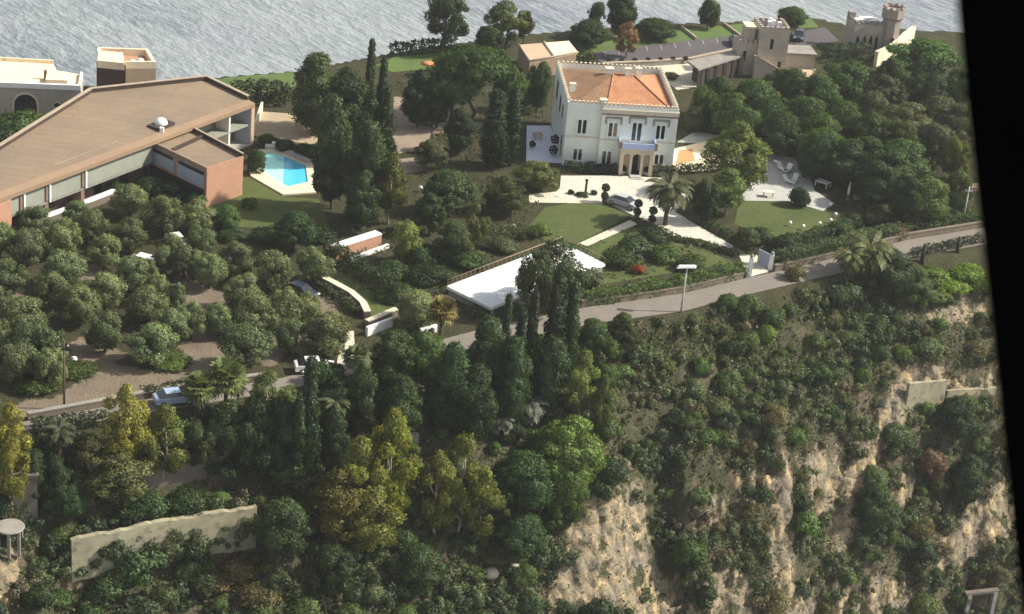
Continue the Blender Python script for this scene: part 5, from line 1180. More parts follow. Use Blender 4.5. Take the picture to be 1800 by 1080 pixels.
# ---- singled-out trees: kind, top x, top y, crown px, height, colour, name, label
TR = [
 ("dense", 560, 92, 104, 11.5, (.034,.042,.020), "evergreen_tree", "tall dark evergreen with bare lower trunk beside the tan court"),
 ("dense", 612, 120, 112, 12.0, G_DARK, "evergreen_tree", "large dark evergreen just left of the pointed cypresses"),
 ("cypress", 655, 68, 32, 13.0, G_CYP, "cypress", "tallest pointed dark cypress rising against the sea"),
 ("cypress", 676, 104, 30, 11.0, G_CYP, "cypress", "dark cypress just right of the tallest pointed cypress"),
 ("cypress", 681, 150, 44, 10.5, G_CYP, "cypress", "thick dark cypress column left of the pale garden path"),
 ("dense", 592, 190, 92, 13.5, G_DARK, "evergreen_tree", "big dark evergreen overhanging the right end of the pool"),
 ("dense", 648, 208, 92, 13.5, G_DARK, "evergreen_tree", "big dark evergreen between the pool tree and the yellow-green tree"),
 ("dense", 585, 165, 76, 10, G_DARK, "evergreen_tree", "dark evergreen behind the pool, under the taller crowns"),
 ("gum", 690, 268, 82, 9.5, (.060,.062,.018), "eucalyptus_tree", "olive-yellow loose tree above the small willow in the garden"),
 ("willow", 715, 388, 62, 5.6, (.078,.090,.030), "weeping_tree", "small pale green weeping tree right of the brick terrace wall"),
 ("pine", 838, 84, 178, 11.5, G_PINE, "umbrella_pine", "very large domed umbrella pine left of the villa"),
 ("pinel", 800, 95, 120, 10.5, G_PINE, "pine_tree", "dark pine under the left side of the large umbrella pine"),
 ("dense", 742, 122, 70, 8.5, G_DARK, "evergreen_tree", "dark evergreen left of the large umbrella pine"),
 ("dense", 775, 130, 60, 8.0, G_DARK, "evergreen_tree", "dark evergreen under the umbrella pine beside the garden path"),
 ("dense", 810, 190, 62, 6.5, G_CYP, "evergreen_tree", "compact dark conical evergreen in the villa garden"),
 ("cypress", 876, 160, 58, 11.0, G_CYP, "cypress", "left of two dark cypresses beside the shaded pale terrace"),
 ("cypress", 908, 150, 44, 11.5, G_CYP, "cypress", "right of two dark cypresses beside the shaded pale terrace"),
 ("broad", 900, 118, 80, 9, G_PINE, "broadleaf_tree", "green broad tree behind the cypresses at the villa's left"),
 ("broad", 952, 106, 62, 8.0, G_DARK, "broadleaf_tree", "dark tree touching the left rear corner of the villa"),
 ("broad", 757, 246, 66, 4.2, G_GREY, "broadleaf_tree", "grey-green low tree beside the pale garden path"),
 ("broad", 945, 284, 94, 4.0, (.050,.058,.026), "broadleaf_tree", "low rounded tree at the left end of the pale plaza"),
 ("broad", 890, 312, 84, 5.0, (.048,.056,.026), "broadleaf_tree", "round grey-green tree left of the plaza path"),
 ("broad", 790, 300, 100, 6.0, G_DARK, "broadleaf_tree", "dark broad tree in the middle of the shaded garden"),
 ("gum", 838, 356, 54, 7.0, (.070,.078,.026), "eucalyptus_tree", "slim yellow-green tree standing in the shaded garden"),
 ("broad", 800, 390, 80, 5.0, (.030,.040,.018), "broadleaf_tree", "dark bushy tree at the foot of the slim yellow-green tree"),
 ("broad", 760, 340, 70, 5.5, G_DARK, "broadleaf_tree", "dark tree between the weeping tree and the slim yellow-green tree"),
 ("broad", 640, 300, 80, 8.0, G_DARK, "broadleaf_tree", "dark tree above the brick terrace wall"),
 ("broad", 520, 372, 80, 5.2, G_DARK, "broadleaf_tree", "very dark round tree at the edge of the pool lawn"),
 ("broad", 452, 262, 46, 3.6, G_MID, "broadleaf_tree", "small green tree between the brown wing and the pool"),
 ("broad", 400, 360, 60, 3.6, G_MID, "broadleaf_tree", "small round tree on the lawn in front of the brown wing"),
 ("pinel", 786, -14, 104, 10.0, (.032,.044,.018), "pine_tree", "large spreading pine on the shore at the top of the view"),
 ("pinel", 895, 0, 84, 8.5, (.040,.048,.018), "pine_tree", "rounded pine on the shore right of the largest shore pine"),
 ("pinel", 925, 18, 40, 6.0, (.046,.052,.020), "pine_tree", "small pine on the shore touching the rounded pine"),
 ("broad", 862, 44, 70, 5.0, G_DARK, "broadleaf_tree", "dark low tree between the two shore pines"),
 ("broad", 1038, 34, 84, 4.6, G_DARK, "broadleaf_tree", "dark tree on the shore left of the tall dark evergreen"),
 ("dense", 1097, -22, 62, 8.5, G_CYP, "evergreen_tree", "tall dark evergreen on the shore behind the bare reddish tree"),
 ("pinel", 1052, 2, 40, 6.5, G_DARK, "pine_tree", "thin pine on the shore just left of the tall dark evergreen"),
 ("broad", 1155, 34, 84, 3.2, G_DARK, "broadleaf_tree", "low dark tree on the shore right of the tall dark evergreen"),
 ("broad", 1250, -4, 50, 5.5, G_DARK, "broadleaf_tree", "small dark tree on the shore left of the big castle"),
 ("broad", 1396, 12, 66, 3.4, G_MID, "broadleaf_tree", "low green tree on the shore behind the big castle tower"),
 ("sparse", 1108, 38, 52, 6.0, (.125,.070,.050), "bare_tree", "reddish thin-leaved tree between the lawn and dark car park"),
 ("gum", 1303, 214, 138, 10.5, (.130,.148,.046), "eucalyptus_tree", "bright yellow-green tree between the villa and the grey deck"),
 ("gum", 1286, 296, 84, 6.5, (.066,.082,.030), "eucalyptus_tree", "olive-green loose tree below the bright yellow-green tree"),
 ("broad", 1244, 314, 64, 6.2, G_DARK, "broadleaf_tree", "dark tree right of the date palm on the plaza"),
 ("broad", 1318, 400, 52, 3.4, (.040,.046,.022), "broadleaf_tree", "low brownish-green tree beside the driveway"),
 ("broad", 1225, 188, 52, 4.0, (.046,.050,.026), "broadleaf_tree", "small tree behind the right side of the villa"),
 ("broad", 1262, 184, 56, 4.0, G_GREY, "broadleaf_tree", "grey-green small tree at the wood's edge behind the villa"),
 ("shrub", 1262, 208, 36, 2.0, G_PURP, "shrub", "purple flowering shrub behind the villa's right corner"),
 ("sparse", 985, 424, 140, 9.0, (.034,.044,.026), "broadleaf_tree", "thin-leaved tree in front of the white terrace, white showing through"),
 ("sparse", 950, 440, 90, 8.5, (.030,.040,.022), "broadleaf_tree", "second thin-leaved tree crowding the one before the white terrace"),
 ("cypress", 985, 480, 62, 13.5, G_CYP, "cypress", "thick dark cypress under the thin-leaved tree at the terrace"),
 ("cypress", 1012, 498, 44, 12.5, G_CYP, "cypress", "rightmost dark cypress of the cluster before the white terrace"),
 ("cypress", 943, 503, 36, 12.5, G_CYP, "cypress", "second cypress from the left before the white terrace"),
 ("cypress", 896, 518, 30, 11.0, G_CYP, "cypress", "leftmost slim cypress poking up before the white terrace"),
 ("cypress", 920, 540, 44, 12.0, G_CYP, "cypress", "broad cypress between the two left ones before the white terrace"),
 ("dense", 862, 556, 88, 10.5, G_DARK, "evergreen_tree", "dark evergreen mass left of the terrace cypresses"),
 ("dense", 905, 590, 90, 11.0, G_DARK, "evergreen_tree", "dark evergreen in front of the terrace cypresses"),
 ("dense", 975, 590, 90, 10.5, G_DARK, "evergreen_tree", "dark evergreen below the thick terrace cypress"),
 ("dense", 800, 600, 90, 11.0, G_DARK, "evergreen_tree", "shadowy evergreen below the brown palm"),
 ("dense", 840, 640, 100, 10.0, G_DARK, "evergreen_tree", "lowest shadowy evergreen at the centre of the view"),
 ("broad", 748, 580, 90, 6.0, (.046,.066,.024), "broadleaf_tree", "fresh green round tree below the road near the brown palm"),
 ("broad", 695, 580, 100, 6.5, (.036,.050,.020), "broadleaf_tree", "green bushy tree just right of the road entrance"),
 ("broad", 1045, 560, 60, 4.5, G_DARK, "broadleaf_tree", "dark round tree at the edge of the road right of the cypresses"),
 ("broad", 1105, 572, 70, 3.6, (.034,.040,.020), "broadleaf_tree", "brownish-green bushy tree hanging over the road edge"),
 ("gum", 1030, 615, 84, 9.0, (.074,.090,.030), "eucalyptus_tree", "light green loose tree on the slope right of the dark cypresses"),
 ("gum", 1066, 660, 56, 8.0, (.060,.075,.028), "eucalyptus_tree", "thin light green tree leaning over the start of the rocks"),
 ("gum", 222, 674, 96, 10.5, (.150,.140,.036), "eucalyptus_tree", "tall yellow eucalyptus with pale trunk beside the lower road"),
 ("gum", 16, 708, 80, 9.5, (.16,.145,.034), "eucalyptus_tree", "bright yellow eucalyptus at the left edge of the view"),
 ("gum", 20, 770, 76, 8.0, (.14,.13,.032), "eucalyptus_tree", "yellow eucalyptus crown just under the leftmost one"),
 ("gum", 292, 712, 110, 9.0, (.064,.066,.022), "eucalyptus_tree", "brownish-olive eucalyptus right of the tall yellow one"),
 ("gum", 160, 768, 140, 7.5, (.058,.052,.022), "eucalyptus_tree", "dull olive loose tree below the tall yellow eucalyptus"),
 ("gum", 212, 790, 130, 6.5, (.052,.050,.022), "eucalyptus_tree", "low olive tree in front of the upper retaining wall"),
 ("dense", 96, 800, 66, 7.5, G_DARK, "evergreen_tree", "dark evergreen beside the grey outbuilding"),
 ("gum", 472, 650, 100, 8.5, (.056,.062,.024), "eucalyptus_tree", "olive-green tree right of the two fan palms by the road"),
 ("dense", 500, 700, 84, 9.5, G_DARK, "evergreen_tree", "dark evergreen between the fan palms and the lower cypress"),
 ("cypress", 548, 630, 50, 14.0, G_CYP, "cypress", "tall dark cypress hiding part of the lower road"),
 ("cypress", 528, 690, 40, 11.0, G_CYP, "cypress", "dark cypress just left of the tall one by the lower road"),
 ("dense", 640, 640, 80, 9.5, (.024,.034,.016), "evergreen_tree", "dark green tree right of the road entrance palms"),
 ("dense", 710, 660, 90, 9.0, G_DARK, "evergreen_tree", "dark tree above the tallest yellow-green tree"),
 ("gum", 696, 716, 112, 14.5, (.120,.128,.024), "eucalyptus_tree", "tallest yellow-green tree at the lower centre of the slope"),
 ("gum", 636, 768, 130, 12.0, (.084,.088,.022), "eucalyptus_tree", "olive-yellow tree left of the tallest yellow-green tree"),
 ("gum", 598, 824, 130, 9.5, (.080,.070,.022), "eucalyptus_tree", "orange-brown autumn tree at the lower centre left"),
 ("gum", 655, 850, 130, 8.5, (.070,.070,.020), "eucalyptus_tree", "low olive tree right of the orange-brown autumn tree"),
 ("gum", 822, 762, 120, 12.5, (.100,.106,.026), "eucalyptus_tree", "golden-olive tree right of the tallest yellow-green tree"),
 ("gum", 775, 792, 90, 10.5, (.084,.080,.022), "eucalyptus_tree", "olive tree between the tallest yellow-green and the golden one"),
 ("gum", 850, 826, 106, 9.0, (.094,.092,.024), "eucalyptus_tree", "lower golden-brown tree at the right of the autumn group"),
 ("broad", 1008, 736, 140, 8.5, (.080,.102,.028), "creeper_covered_tree", "bright green creeper-covered tree beside the rock face"),
 ("broad", 925, 796, 130, 7.5, (.026,.044,.016), "broadleaf_tree", "dark green bushy tree left of the bright creeper-covered tree"),
 ("broad", 1000, 824, 100, 7.0, (.058,.080,.019), "broadleaf_tree", "green bush-like tree below the bright creeper-covered tree"),
 ("broad", 920, 900, 110, 5.5, (.022,.036,.016), "broadleaf_tree", "dark green low tree left of the pale rock face"),
 ("broad", 1570, 440, 110, 6.0, (.028,.040,.020), "broadleaf_tree", "dark broad tree just below the road at right"),
 ("broad", 1610, 470, 80, 5.0, (.034,.046,.022), "broadleaf_tree", "dark tree right of the broad one below the road"),
 ("broad", 1690, 700, 100, 6.0, (.026,.038,.018), "broadleaf_tree", "dark green tree below the ledge path at right"),
 ("broad", 1640, 790, 76, 4.5, G_PURP, "broadleaf_tree", "reddish-brown bare-looking tree on the right cliff"),
 ("dense", 1710, 800, 80, 7.0, G_DARK, "evergreen_tree", "dark tree on the right cliff beside the window post"),
 ("dense", 1545, 850, 80, 6.5, G_DARK, "evergreen_tree", "dark evergreen in the gully of the right cliff"),
 ("dense", 452, 692, 90, 10.0, G_DARK, "evergreen_tree", "dark evergreen below the olive-green tree right of the fan palms"),
 ("broad", 402, 704, 84, 6.5, G_DARK, "broadleaf_tree", "dark bushy tree under the fan palms by the lower road"),
 ("broad", 350, 740, 80, 5.0, (.030,.038,.016), "broadleaf_tree", "dark green tree right of the brownish-olive eucalyptus"),
 ("dense", 60, 790, 60, 6.5, G_DARK, "evergreen_tree", "dark narrow evergreen between the yellow eucalyptus and outbuilding"),
 ("broad", 120, 850, 80, 4.0, G_DARK, "broadleaf_tree", "low dark tree at the left end of the upper wall"),
 ("dense", 590, 720, 70, 8.0, G_DARK, "evergreen_tree", "dark evergreen above the orange-brown autumn tree"),
 ("broad", 500, 880, 110, 6.0, (.024,.032,.015), "broadleaf_tree", "dark broad tree right of the large retaining wall"),
 ("broad", 590, 960, 110, 5.5, (.026,.036,.016), "broadleaf_tree", "dark broad tree below the orange-brown autumn tree"),
 ("broad", 740, 960, 110, 5.5, (.024,.034,.016), "broadleaf_tree", "dark broad tree low on the centre slope under the autumn group"),
 ("broad", 1060, 640, 60, 4.0, G_MID, "broadleaf_tree", "small green tree above the thin light green one"),
]
for k, x, y, w, hm, c, nm, lab in TR:
    o, b = T(k, x, y, w, hm, c, nm); tag(o, lab)

# ---- palms
def palm_mesh(seed, fan=False, L=2.6, nf=40):
    rg = np.random.default_rng(seed); V = []; Fq = []
    for i in range(nf):
        a = i * 2.399 + rg.uniform(-.2, .2); up = 1.15 - 1.75 * (i / nf) + rg.uniform(-.12, .12); ln = L * rg.uniform(.85, 1.1)
        pts = []; x = z = 0.0; ang = up
        for k in range(8):
            pts.append((x, z)); x += ln / 7 * math.cos(ang); z += ln / 7 * math.sin(ang); ang -= (.24 if not fan else .1)
        ca, sa = math.cos(a), math.sin(a)
        for k in range(7):
            if fan and k < 4: continue
            (x0, z0), (x1, z1) = pts[k], pts[k + 1]
            wd = (.42 * math.sin(math.pi * (k + .7) / 8) + .06) * L / 2.6 if not fan else .75 * (1.1 - abs(k - 5) * .3) * L / 1.6
            for sd in (-1, 1):
                for q in range(3 if not fan else 2):
                    f0, f1 = q / 3, q / 3 + .2
                    ax, az = x0 + (x1 - x0) * f0, z0 + (z1 - z0) * f0; bx_, bz = x0 + (x1 - x0) * f1, z0 + (z1 - z0) * f1
                    dr = wd * (.55 if not fan else .15)
                    tipx = bx_ + wd * .5; n = len(V)
                    for (r_, s_, z_) in ((ax, 0, az), (bx_, 0, bz), (tipx + .05, sd * wd, bz - dr), (tipx - .12, sd * wd, az - dr)):
                        V.append((r_ * ca - s_ * sa, r_ * sa + s_ * ca, z_))
                    Fq.append((n, n + 1, n + 2, n + 3))
    return np_mesh("fronds", V, Fq, M["leaf"])
def fan_mesh(seed, L, nf):
    rg = np.random.default_rng(seed); V = []; Fq = []
    for i in range(nf):
        a = i * 2.399 + rg.uniform(-.2, .2); up = 1.25 - 1.9 * (i / nf) + rg.uniform(-.15, .15); pl = L * rg.uniform(.4, .6)
        d = np.array([math.cos(up) * math.cos(a), math.cos(up) * math.sin(a), math.sin(up)]); sd = np.array([-math.sin(a), math.cos(a), 0]); nn = np.cross(d, sd)
        c = d * pl; n = len(V); w = .02 * L
        V += [tuple(-sd * w), tuple(sd * w), tuple(c + sd * w), tuple(c - sd * w)]; Fq.append((n, n + 1, n + 2, n + 3))
        for k in range(11):
            t = (k - 5) / 5 * 1.9; q = d * math.cos(t) + sd * math.sin(t); e = np.cross(nn, q); l = L * .52 * (1 - .12 * abs(k - 5) / 5) * rg.uniform(.85, 1.1); n = len(V); b = .055 * L
            tip = c + q * l - np.array([0, 0, .22 * l]) ; mid = c + q * l * .55
            V += [tuple(c), tuple(mid + e * b), tuple(tip), tuple(mid - e * b)]; Fq.append((n, n + 1, n + 2, n + 3))
    return np_mesh("fronds", V, Fq, M["leaf"])
def palm(tx, ty, wpx, hm, color, label, fan=False, seed=1, skirt=None, trunk_r=.2):
    b = at(tx, ty, hm); dist = math.sqrt(b[0] ** 2 + b[1] ** 2 + (CH - b[2]) ** 2); w = wpx / F * dist
    root = empty("palm_tree", tuple(b), seed * 1.3); tag(root, label, "palm tree")
    L = w / 2 * 1.15; zc = hm - L * .62
    m = MB(); m.tube([(0, 0, -.8), (.05, .03, zc * .5), (0, 0, zc)], [trunk_r * 1.25, trunk_r, trunk_r * 1.1], 9); m.build("trunk", M["bark"], root)
    f = link("fronds", (fan_mesh(seed, L, 46) if fan else palm_mesh(seed, False, L, 44)), root); f.location = (0, 0, zc); k = fol(color); f.color = (color[0] * k, color[1] * k, color[2] * k, 1)
    if skirt:
        me = fan_mesh(seed + 50, L * .7, 26); s = link("dead_fronds", me, root); s.location = (0, 0, zc - .35); s.scale = (.7, .7, -1.0); s.color = (*skirt, 1)
palm(1181, 302, 82, 7.4, (.050, .055, .026), "date palm with full drooping crown standing beside the driveway", False, 1, (.07, .055, .03), .26)
palm(780, 528, 54, 8.5, (.105, .085, .030), "brownish palm with tall thin trunk left of the white terrace", True, 2, (.12, .08, .035), .2)
palm(352, 662, 62, 5.5, (.080, .095, .034), "fan palm beside the pale blue car", True, 3, (.09, .07, .035))
palm(398, 642, 74, 6.0, (.085, .105, .036), "fan palm to the right of the one beside the blue car", True, 4, (.09, .07, .035))
palm(628, 612, 50, 6.0, (.070, .085, .045), "grey-green palm at the road entrance", True, 5, None)
palm(104, 738, 56, 6.0, (.036, .042, .020), "dark palm below the road at the far left", False, 6, None)
palm(1535, 408, 84, 6.0, (.066, .074, .026), "large palm overhanging the road at right", False, 7, (.08, .07, .03), .26)
palm(1500, 430, 60, 5.0, (.072, .080, .030), "smaller palm left of the large roadside palm", False, 8, None)
palm(590, 690, 56, 6.5, (.045, .055, .022), "palm with hanging tan dead fronds below the lower cypress", False, 9, (.17, .11, .05))
palm(930, 690, 70, 4.0, (.105, .115, .085), "pale grey-green spiky palm on the shaded centre slope", False, 10, None)
palm(880, 716, 60, 3.2, (.11, .12, .095), "pale silvery spiky plant left of the grey-green spiky palm", False, 11, None)
palm(1045, 470, 44, 2.6, (.05, .06, .03), "small palm in the garden left of the street lamp", False, 12, None)

for px, py, lab in ((1062, 357, "two-ball topiary at the plaza corner before the lawn"), (1119, 385, "two-ball topiary at the top of the cream path"), (1145, 398, "two-ball topiary at the left edge of the driveway")):
    topiary(px, py, lab)

# ---- white blossom on the thin-leaved tree
# ---- hedges
def hedge(name, pts, w, hh, color, label, leaf=.16, seed=3, cat="hedge"):
    pts = [np.array(p, float) for p in pts]; rg = np.random.default_rng(seed); Cs = []; Ns = []
    for a, b in zip(pts[:-1], pts[1:]):
        L = np.linalg.norm((b - a)[:2]); d = (b - a) / L; nn = np.array([-d[1], d[0], 0]); n = int(L * (2 * hh + w) / (leaf * leaf) * 1.15)
        t = rg.uniform(0, 1, n); u = rg.uniform(0, 2 * hh + w, n)
        wob = (vnoise(t * L * 1.1 + seed * 9, t * 0 + seed) - .5)
        side = np.where(u < hh, -1, np.where(u > hh + w, 1, 0))
        z = np.where(side == -1, u, np.where(side == 1, u - hh - w, hh)) * (1 + .35 * wob); off = np.where(side == 0, u - hh - w / 2, side * w / 2) * (1 + .3 * wob)
        P = a[None] + (b - a)[None] * t[:, None] + nn[None] * off[:, None]; P[:, 2] += z; P += rg.normal(size=P.shape) * .10
        N_ = nn[None] * side[:, None] + np.array([0, 0, 1.])[None] * (side == 0)[:, None]
        Cs.append(P); Ns.append(N_)
    V, Fq, Nv = leaves(np.concatenate(Cs), np.concatenate(Ns), leaf, rg)
    o = link(name, np_mesh(name, V, Fq, M["leaf"], Nv), None); k = fol(color); o.color = (color[0] * k, color[1] * k, color[2] * k, 1); tag(o, label, cat); return o
hedge("hedge", fl([(1026, 536), (1110, 524), (1200, 509), (1306, 484)]), 1.5, 1.5, (.046, .070, .018), "long green hedge above the road left of the gate", seed=4)
hedge("hedge", fl([(1364, 470), (1430, 455), (1500, 437), (1570, 418)]), 1.8, 1.7, (.030, .046, .018), "dark hedge above the road right of the gate", seed=5)
hedge("hedge", fl([(1580, 412), (1650, 398), (1720, 386)]), 1.8, 1.2, (.036, .052, .020), "lower hedge above the road at the right end", seed=6)
hedge("hedge", fl([(1390, 432), (1450, 418), (1500, 396)]), 1.8, 1.3, (.026, .040, .017), "dark hedge along the lower edge of the right lawn", seed=7)
hedge("hedge", fl([(575, 452), (610, 474), (650, 500), (700, 533)]), 1.5, 2.2, (.020, .030, .013), "tall dark hedge running down from the brick terrace wall", seed=8)
hedge("hedge", fl([(556, 505), (600, 532), (632, 556)]), .9, .9, (.030, .036, .018), "low dark hedge in front of the curved garden wall", seed=9)
hedge("hedge", fl([(992, 300), (1084, 304)]), 1.6, 1.0, (.017, .022, .012), "dark clipped hedge at the foot of the villa left of the portico", seed=10)
hedge("hedge", fl([(1150, 309), (1240, 300), (1300, 296)]), 1.5, 1.0, (.018, .025, .013), "dark hedge right of the portico along the cream terrace", seed=11)
hedge("hedge", fl([(1150, 402), (1190, 424), (1240, 432), (1298, 452)]), 1.0, .45, (.030, .044, .018), "low hedge along the lower edge of the driveway", seed=12)
hedge("hedge", fl([(1236, 392), (1270, 412), (1318, 440)]), 1.0, .8, (.022, .034, .016), "dark hedge along the upper edge of the driveway", seed=13)
hedge("hedge", fl([(415, 182), (450, 178), (505, 184)]), 3.0, 2.6, (.016, .022, .012), "dark bushy hedge behind the right end of the brown building", leaf=.22, seed=14)
hedge("hedge", fl([(690, 98), (740, 92), (790, 88)]), 2.0, 1.5, (.016, .024, .012), "dark hedge on the shore left of the largest shore pine", leaf=.22, seed=15)
hedge("hedge", fl([(955, 118), (1000, 114), (1040, 116)]), 2.5, 2.0, (.036, .048, .018), "green bushy hedge behind the villa below the tan pavilion", leaf=.2, seed=16)
hedge("hedge", fl([(760, 455), (850, 425), (920, 410)]), 2.0, .9, (.036, .042, .018), "low hedge at the left end of the villa lawn", seed=17)
hedge("hedge", fl([(1450, 108), (1500, 104), (1530, 100)]), 2.5, 2.2, (.022, .032, .015), "dark hedge below the small castle", leaf=.2, seed=18)
hedge("hedge", fl([(1600, 452), (1650, 440), (1725, 424)]), 1.0, .8, (.022, .026, .014), "low dark hedge on the outer edge of the road at right", seed=19)
hedge("hedge", fl([(250, 700), (300, 690), (345, 682)]), .9, 1.0, (.022, .028, .013), "dark low hedge behind the pale blue car", seed=20)
hedge("hedge", fl([(820, 556), (862, 549), (905, 540)]), 2.0, .8, (.030, .040, .018), "low hedge below the near edge of the white terrace", seed=21)
hedge("hedge", fl([(55, 758), (110, 752), (190, 743)]), 1.3, 1.0, (.020, .028, .014), "dark hedge on the outer edge of the road at lower left", seed=22)

# ---- singled-out shrubs in the gardens
SH = [(30, 195, 100, 3.6, G_MID, "green shrub before the arched door of the grey stone building"), (75, 215, 70, 2.6, G_DARK, "dark shrub at the edge of the brown roof by the stone building"), (5, 225, 70, 3.0, G_DARK, "dark shrub at the far left behind the brown roof"),
 (470, 235, 40, 1.6, G_DARK, "dark shrub beside the tan court near the cream wall"), (500, 245, 44, 1.6, G_MID, "green shrub at the lower edge of the tan court"), (535, 252, 40, 1.8, G_DARK, "dark shrub right of the tree trunk in the tan court"),
 (205, 320, 40, 1.6, G_MID, "shrub against the ground floor of the brown building"), (75, 350, 44, 1.8, G_GREY, "grey shrub before the brown building's left end"), (300, 320, 70, 2.4, G_DARK, "dark shrub in the corner between building and brown wing"), (265, 310, 60, 2.4, G_DARK, "dark bush left of the wing corner shrub"), (345, 340, 46, 1.8, G_MID, "green shrub at the foot of the shaded wing wall"), (440, 348, 40, 1.4, G_LIGHT, "light green shrub at the foot of the salmon end wall"),
 (1010, 428, 70, 1.6, G_MID, "green shrub at the lower end of the cream path"), (880, 420, 70, 1.5, G_GREY, "grey-green shrub beside the villa lawn"), (950, 395, 50, 1.3, G_LIGHT, "light green shrub on the left edge of the villa lawn"), (1150, 400, 70, 2.2, G_DARK, "dark shrub in the triangle below the cream path"), (1120, 420, 80, 2.2, (.026, .038, .024), "blue-green shrub in the garden above the road hedge"), (1090, 440, 80, 2.0, G_MID, "green shrub left of the blue-green one"), (1170, 432, 70, 1.8, G_MID, "green shrub right of the blue-green one"), (1225, 449, 56, 1.4, G_LIGHT, "light green shrub near the bend of the driveway"), (1210, 455, 60, 1.6, G_DARK, "dark shrub behind the street lamp head"), (1122, 466, 30, 1.1, (.30, .07, .035), "small orange-red flowering shrub above the road hedge"),
 (1408, 330, 44, 2.6, G_CYP, "dark pointed shrub on the corner of the grey deck"), (1480, 390, 50, 1.8, G_MID, "green shrub right of the lawn globe lamps"), (1540, 365, 60, 2.2, (.050, .046, .026), "brownish shrub below the right-hand wood"), (1570, 395, 60, 1.6, G_PURP, "reddish shrub above the right-hand roadside wall"), (1500, 375, 46, 1.8, G_DARK, "dark shrub between the deck and the road hedge"), (1340, 400, 60, 2.0, G_DARK, "dark shrub along the lower edge of the right lawn"), (1380, 415, 60, 2.0, G_DARK, "dark shrub above the gate"), (1310, 410, 46, 1.8, (.045, .042, .024), "brownish shrub at the left end of the right lawn"),
 (1005, 333, 14, .7, G_CYP, "small dark clipped bush at the left of the plaza bed"), (1044, 334, 14, .7, G_CYP, "small dark clipped bush at the right of the plaza bed"), (1024, 338, 26, .6, G_DARK, "low flat bush in the middle of the plaza bed"), (918, 410, 20, 1.0, G_CYP, "small dark round bush left on the villa lawn"), (940, 408, 18, 1.0, G_CYP, "second small dark round bush on the villa lawn"),
 (1180, 128, 36, 1.0, (.09, .075, .03), "brownish planted shrub on the terrace behind the villa"), (700, 500, 80, 1.8, G_DARK, "dark shrub beside the tall hedge's lower end"), (760, 470, 90, 2.0, G_DARK, "dark shrub left of the white terrace"), (690, 460, 70, 2.0, G_DARK, "dark shrub below the weeping tree"), (820, 440, 80, 2.0, G_MID, "green shrub above the white terrace edge"), (740, 430, 70, 2.2, G_DARK, "dark shrub right of the weeping tree trunk"),
 (560, 400, 80, 1.6, G_DARK, "dark shrub above the brick terrace wall's left end"), (470, 400, 70, 1.8, G_DARK, "dark shrub left of the very dark round tree"), (410, 400, 60, 1.4, G_DARK, "dark low shrub between the olives and the pool lawn"), (130, 640, 90, 1.0, (.045, .060, .020), "green low bush beside the parking dirt on the left"), (300, 630, 90, .8, (.045, .062, .020), "green low bush under the front olives"), (60, 660, 110, 1.2, (.045, .060, .020), "wide green bush at the left end of the grove"),
 (1670, 490, 90, 1.6, G_BRIGHT, "bright green bush under the two roadside bushes at the right edge"), (1730, 490, 80, 1.5, (.07,.095,.026), "green bush beside the window post below the road"), (1640, 505, 70, 1.4, (.06,.08,.026), "mid green bush left of the bright bushes at right"), (1640, 470, 80, 1.6, G_BRIGHT, "bright green bush below the road at the right edge"), (1700, 465, 80, 1.6, G_BRIGHT, "bright yellowish bush beside the window post"), (1480, 500, 90, 2.4, (.036, .052, .030), "blue-green bush below the large roadside palm"), (1400, 470, 50, 1.6, (.07, .06, .03), "dry brownish bush on the road edge right of the gate"),
 (578, 632, 74, 3.0, G_MID, "green bush at the roadside in front of the white road car"), (200, 850, 90, 2.2, G_DARK, "dark bush on the ledge above the large retaining wall"), (260, 870, 90, 2.0, G_DARK, "dark bush right of the first ledge bush above the retaining wall"), (330, 860, 90, 2.0, (.03, .045, .018), "green bush at the ledge's right above the retaining wall"), (250, 960, 120, 3.2, G_DARK, "large dark bush hiding the foot of the large retaining wall"), (340, 940, 90, 3.0, G_DARK, "dark bush at the right foot of the large retaining wall"), (190, 1000, 90, 2.4, G_DARK, "dark bush at the left foot of the large retaining wall"), (400, 800, 90, 1.8, G_DARK, "dark bush in front of the upper concrete wall"), (420, 985, 80, 2.0, G_DRY, "dry brown shrub below the right end of the large retaining wall"), (370, 1010, 80, 1.8, (.09, .07, .045), "dry brown shrub left of the one below the retaining wall's end"), (455, 1030, 90, 2.0, (.07, .06, .035), "dull brown shrub at the bottom left of the slope"), (665, 750, 60, 1.5, G_GREY, "grey dead-looking shrub right of the short grey wall")]
for x, y, w, hm, c, lab in SH:
    o, b = T("shrub", x, y, w, hm, c, "shrub"); tag(o, lab)

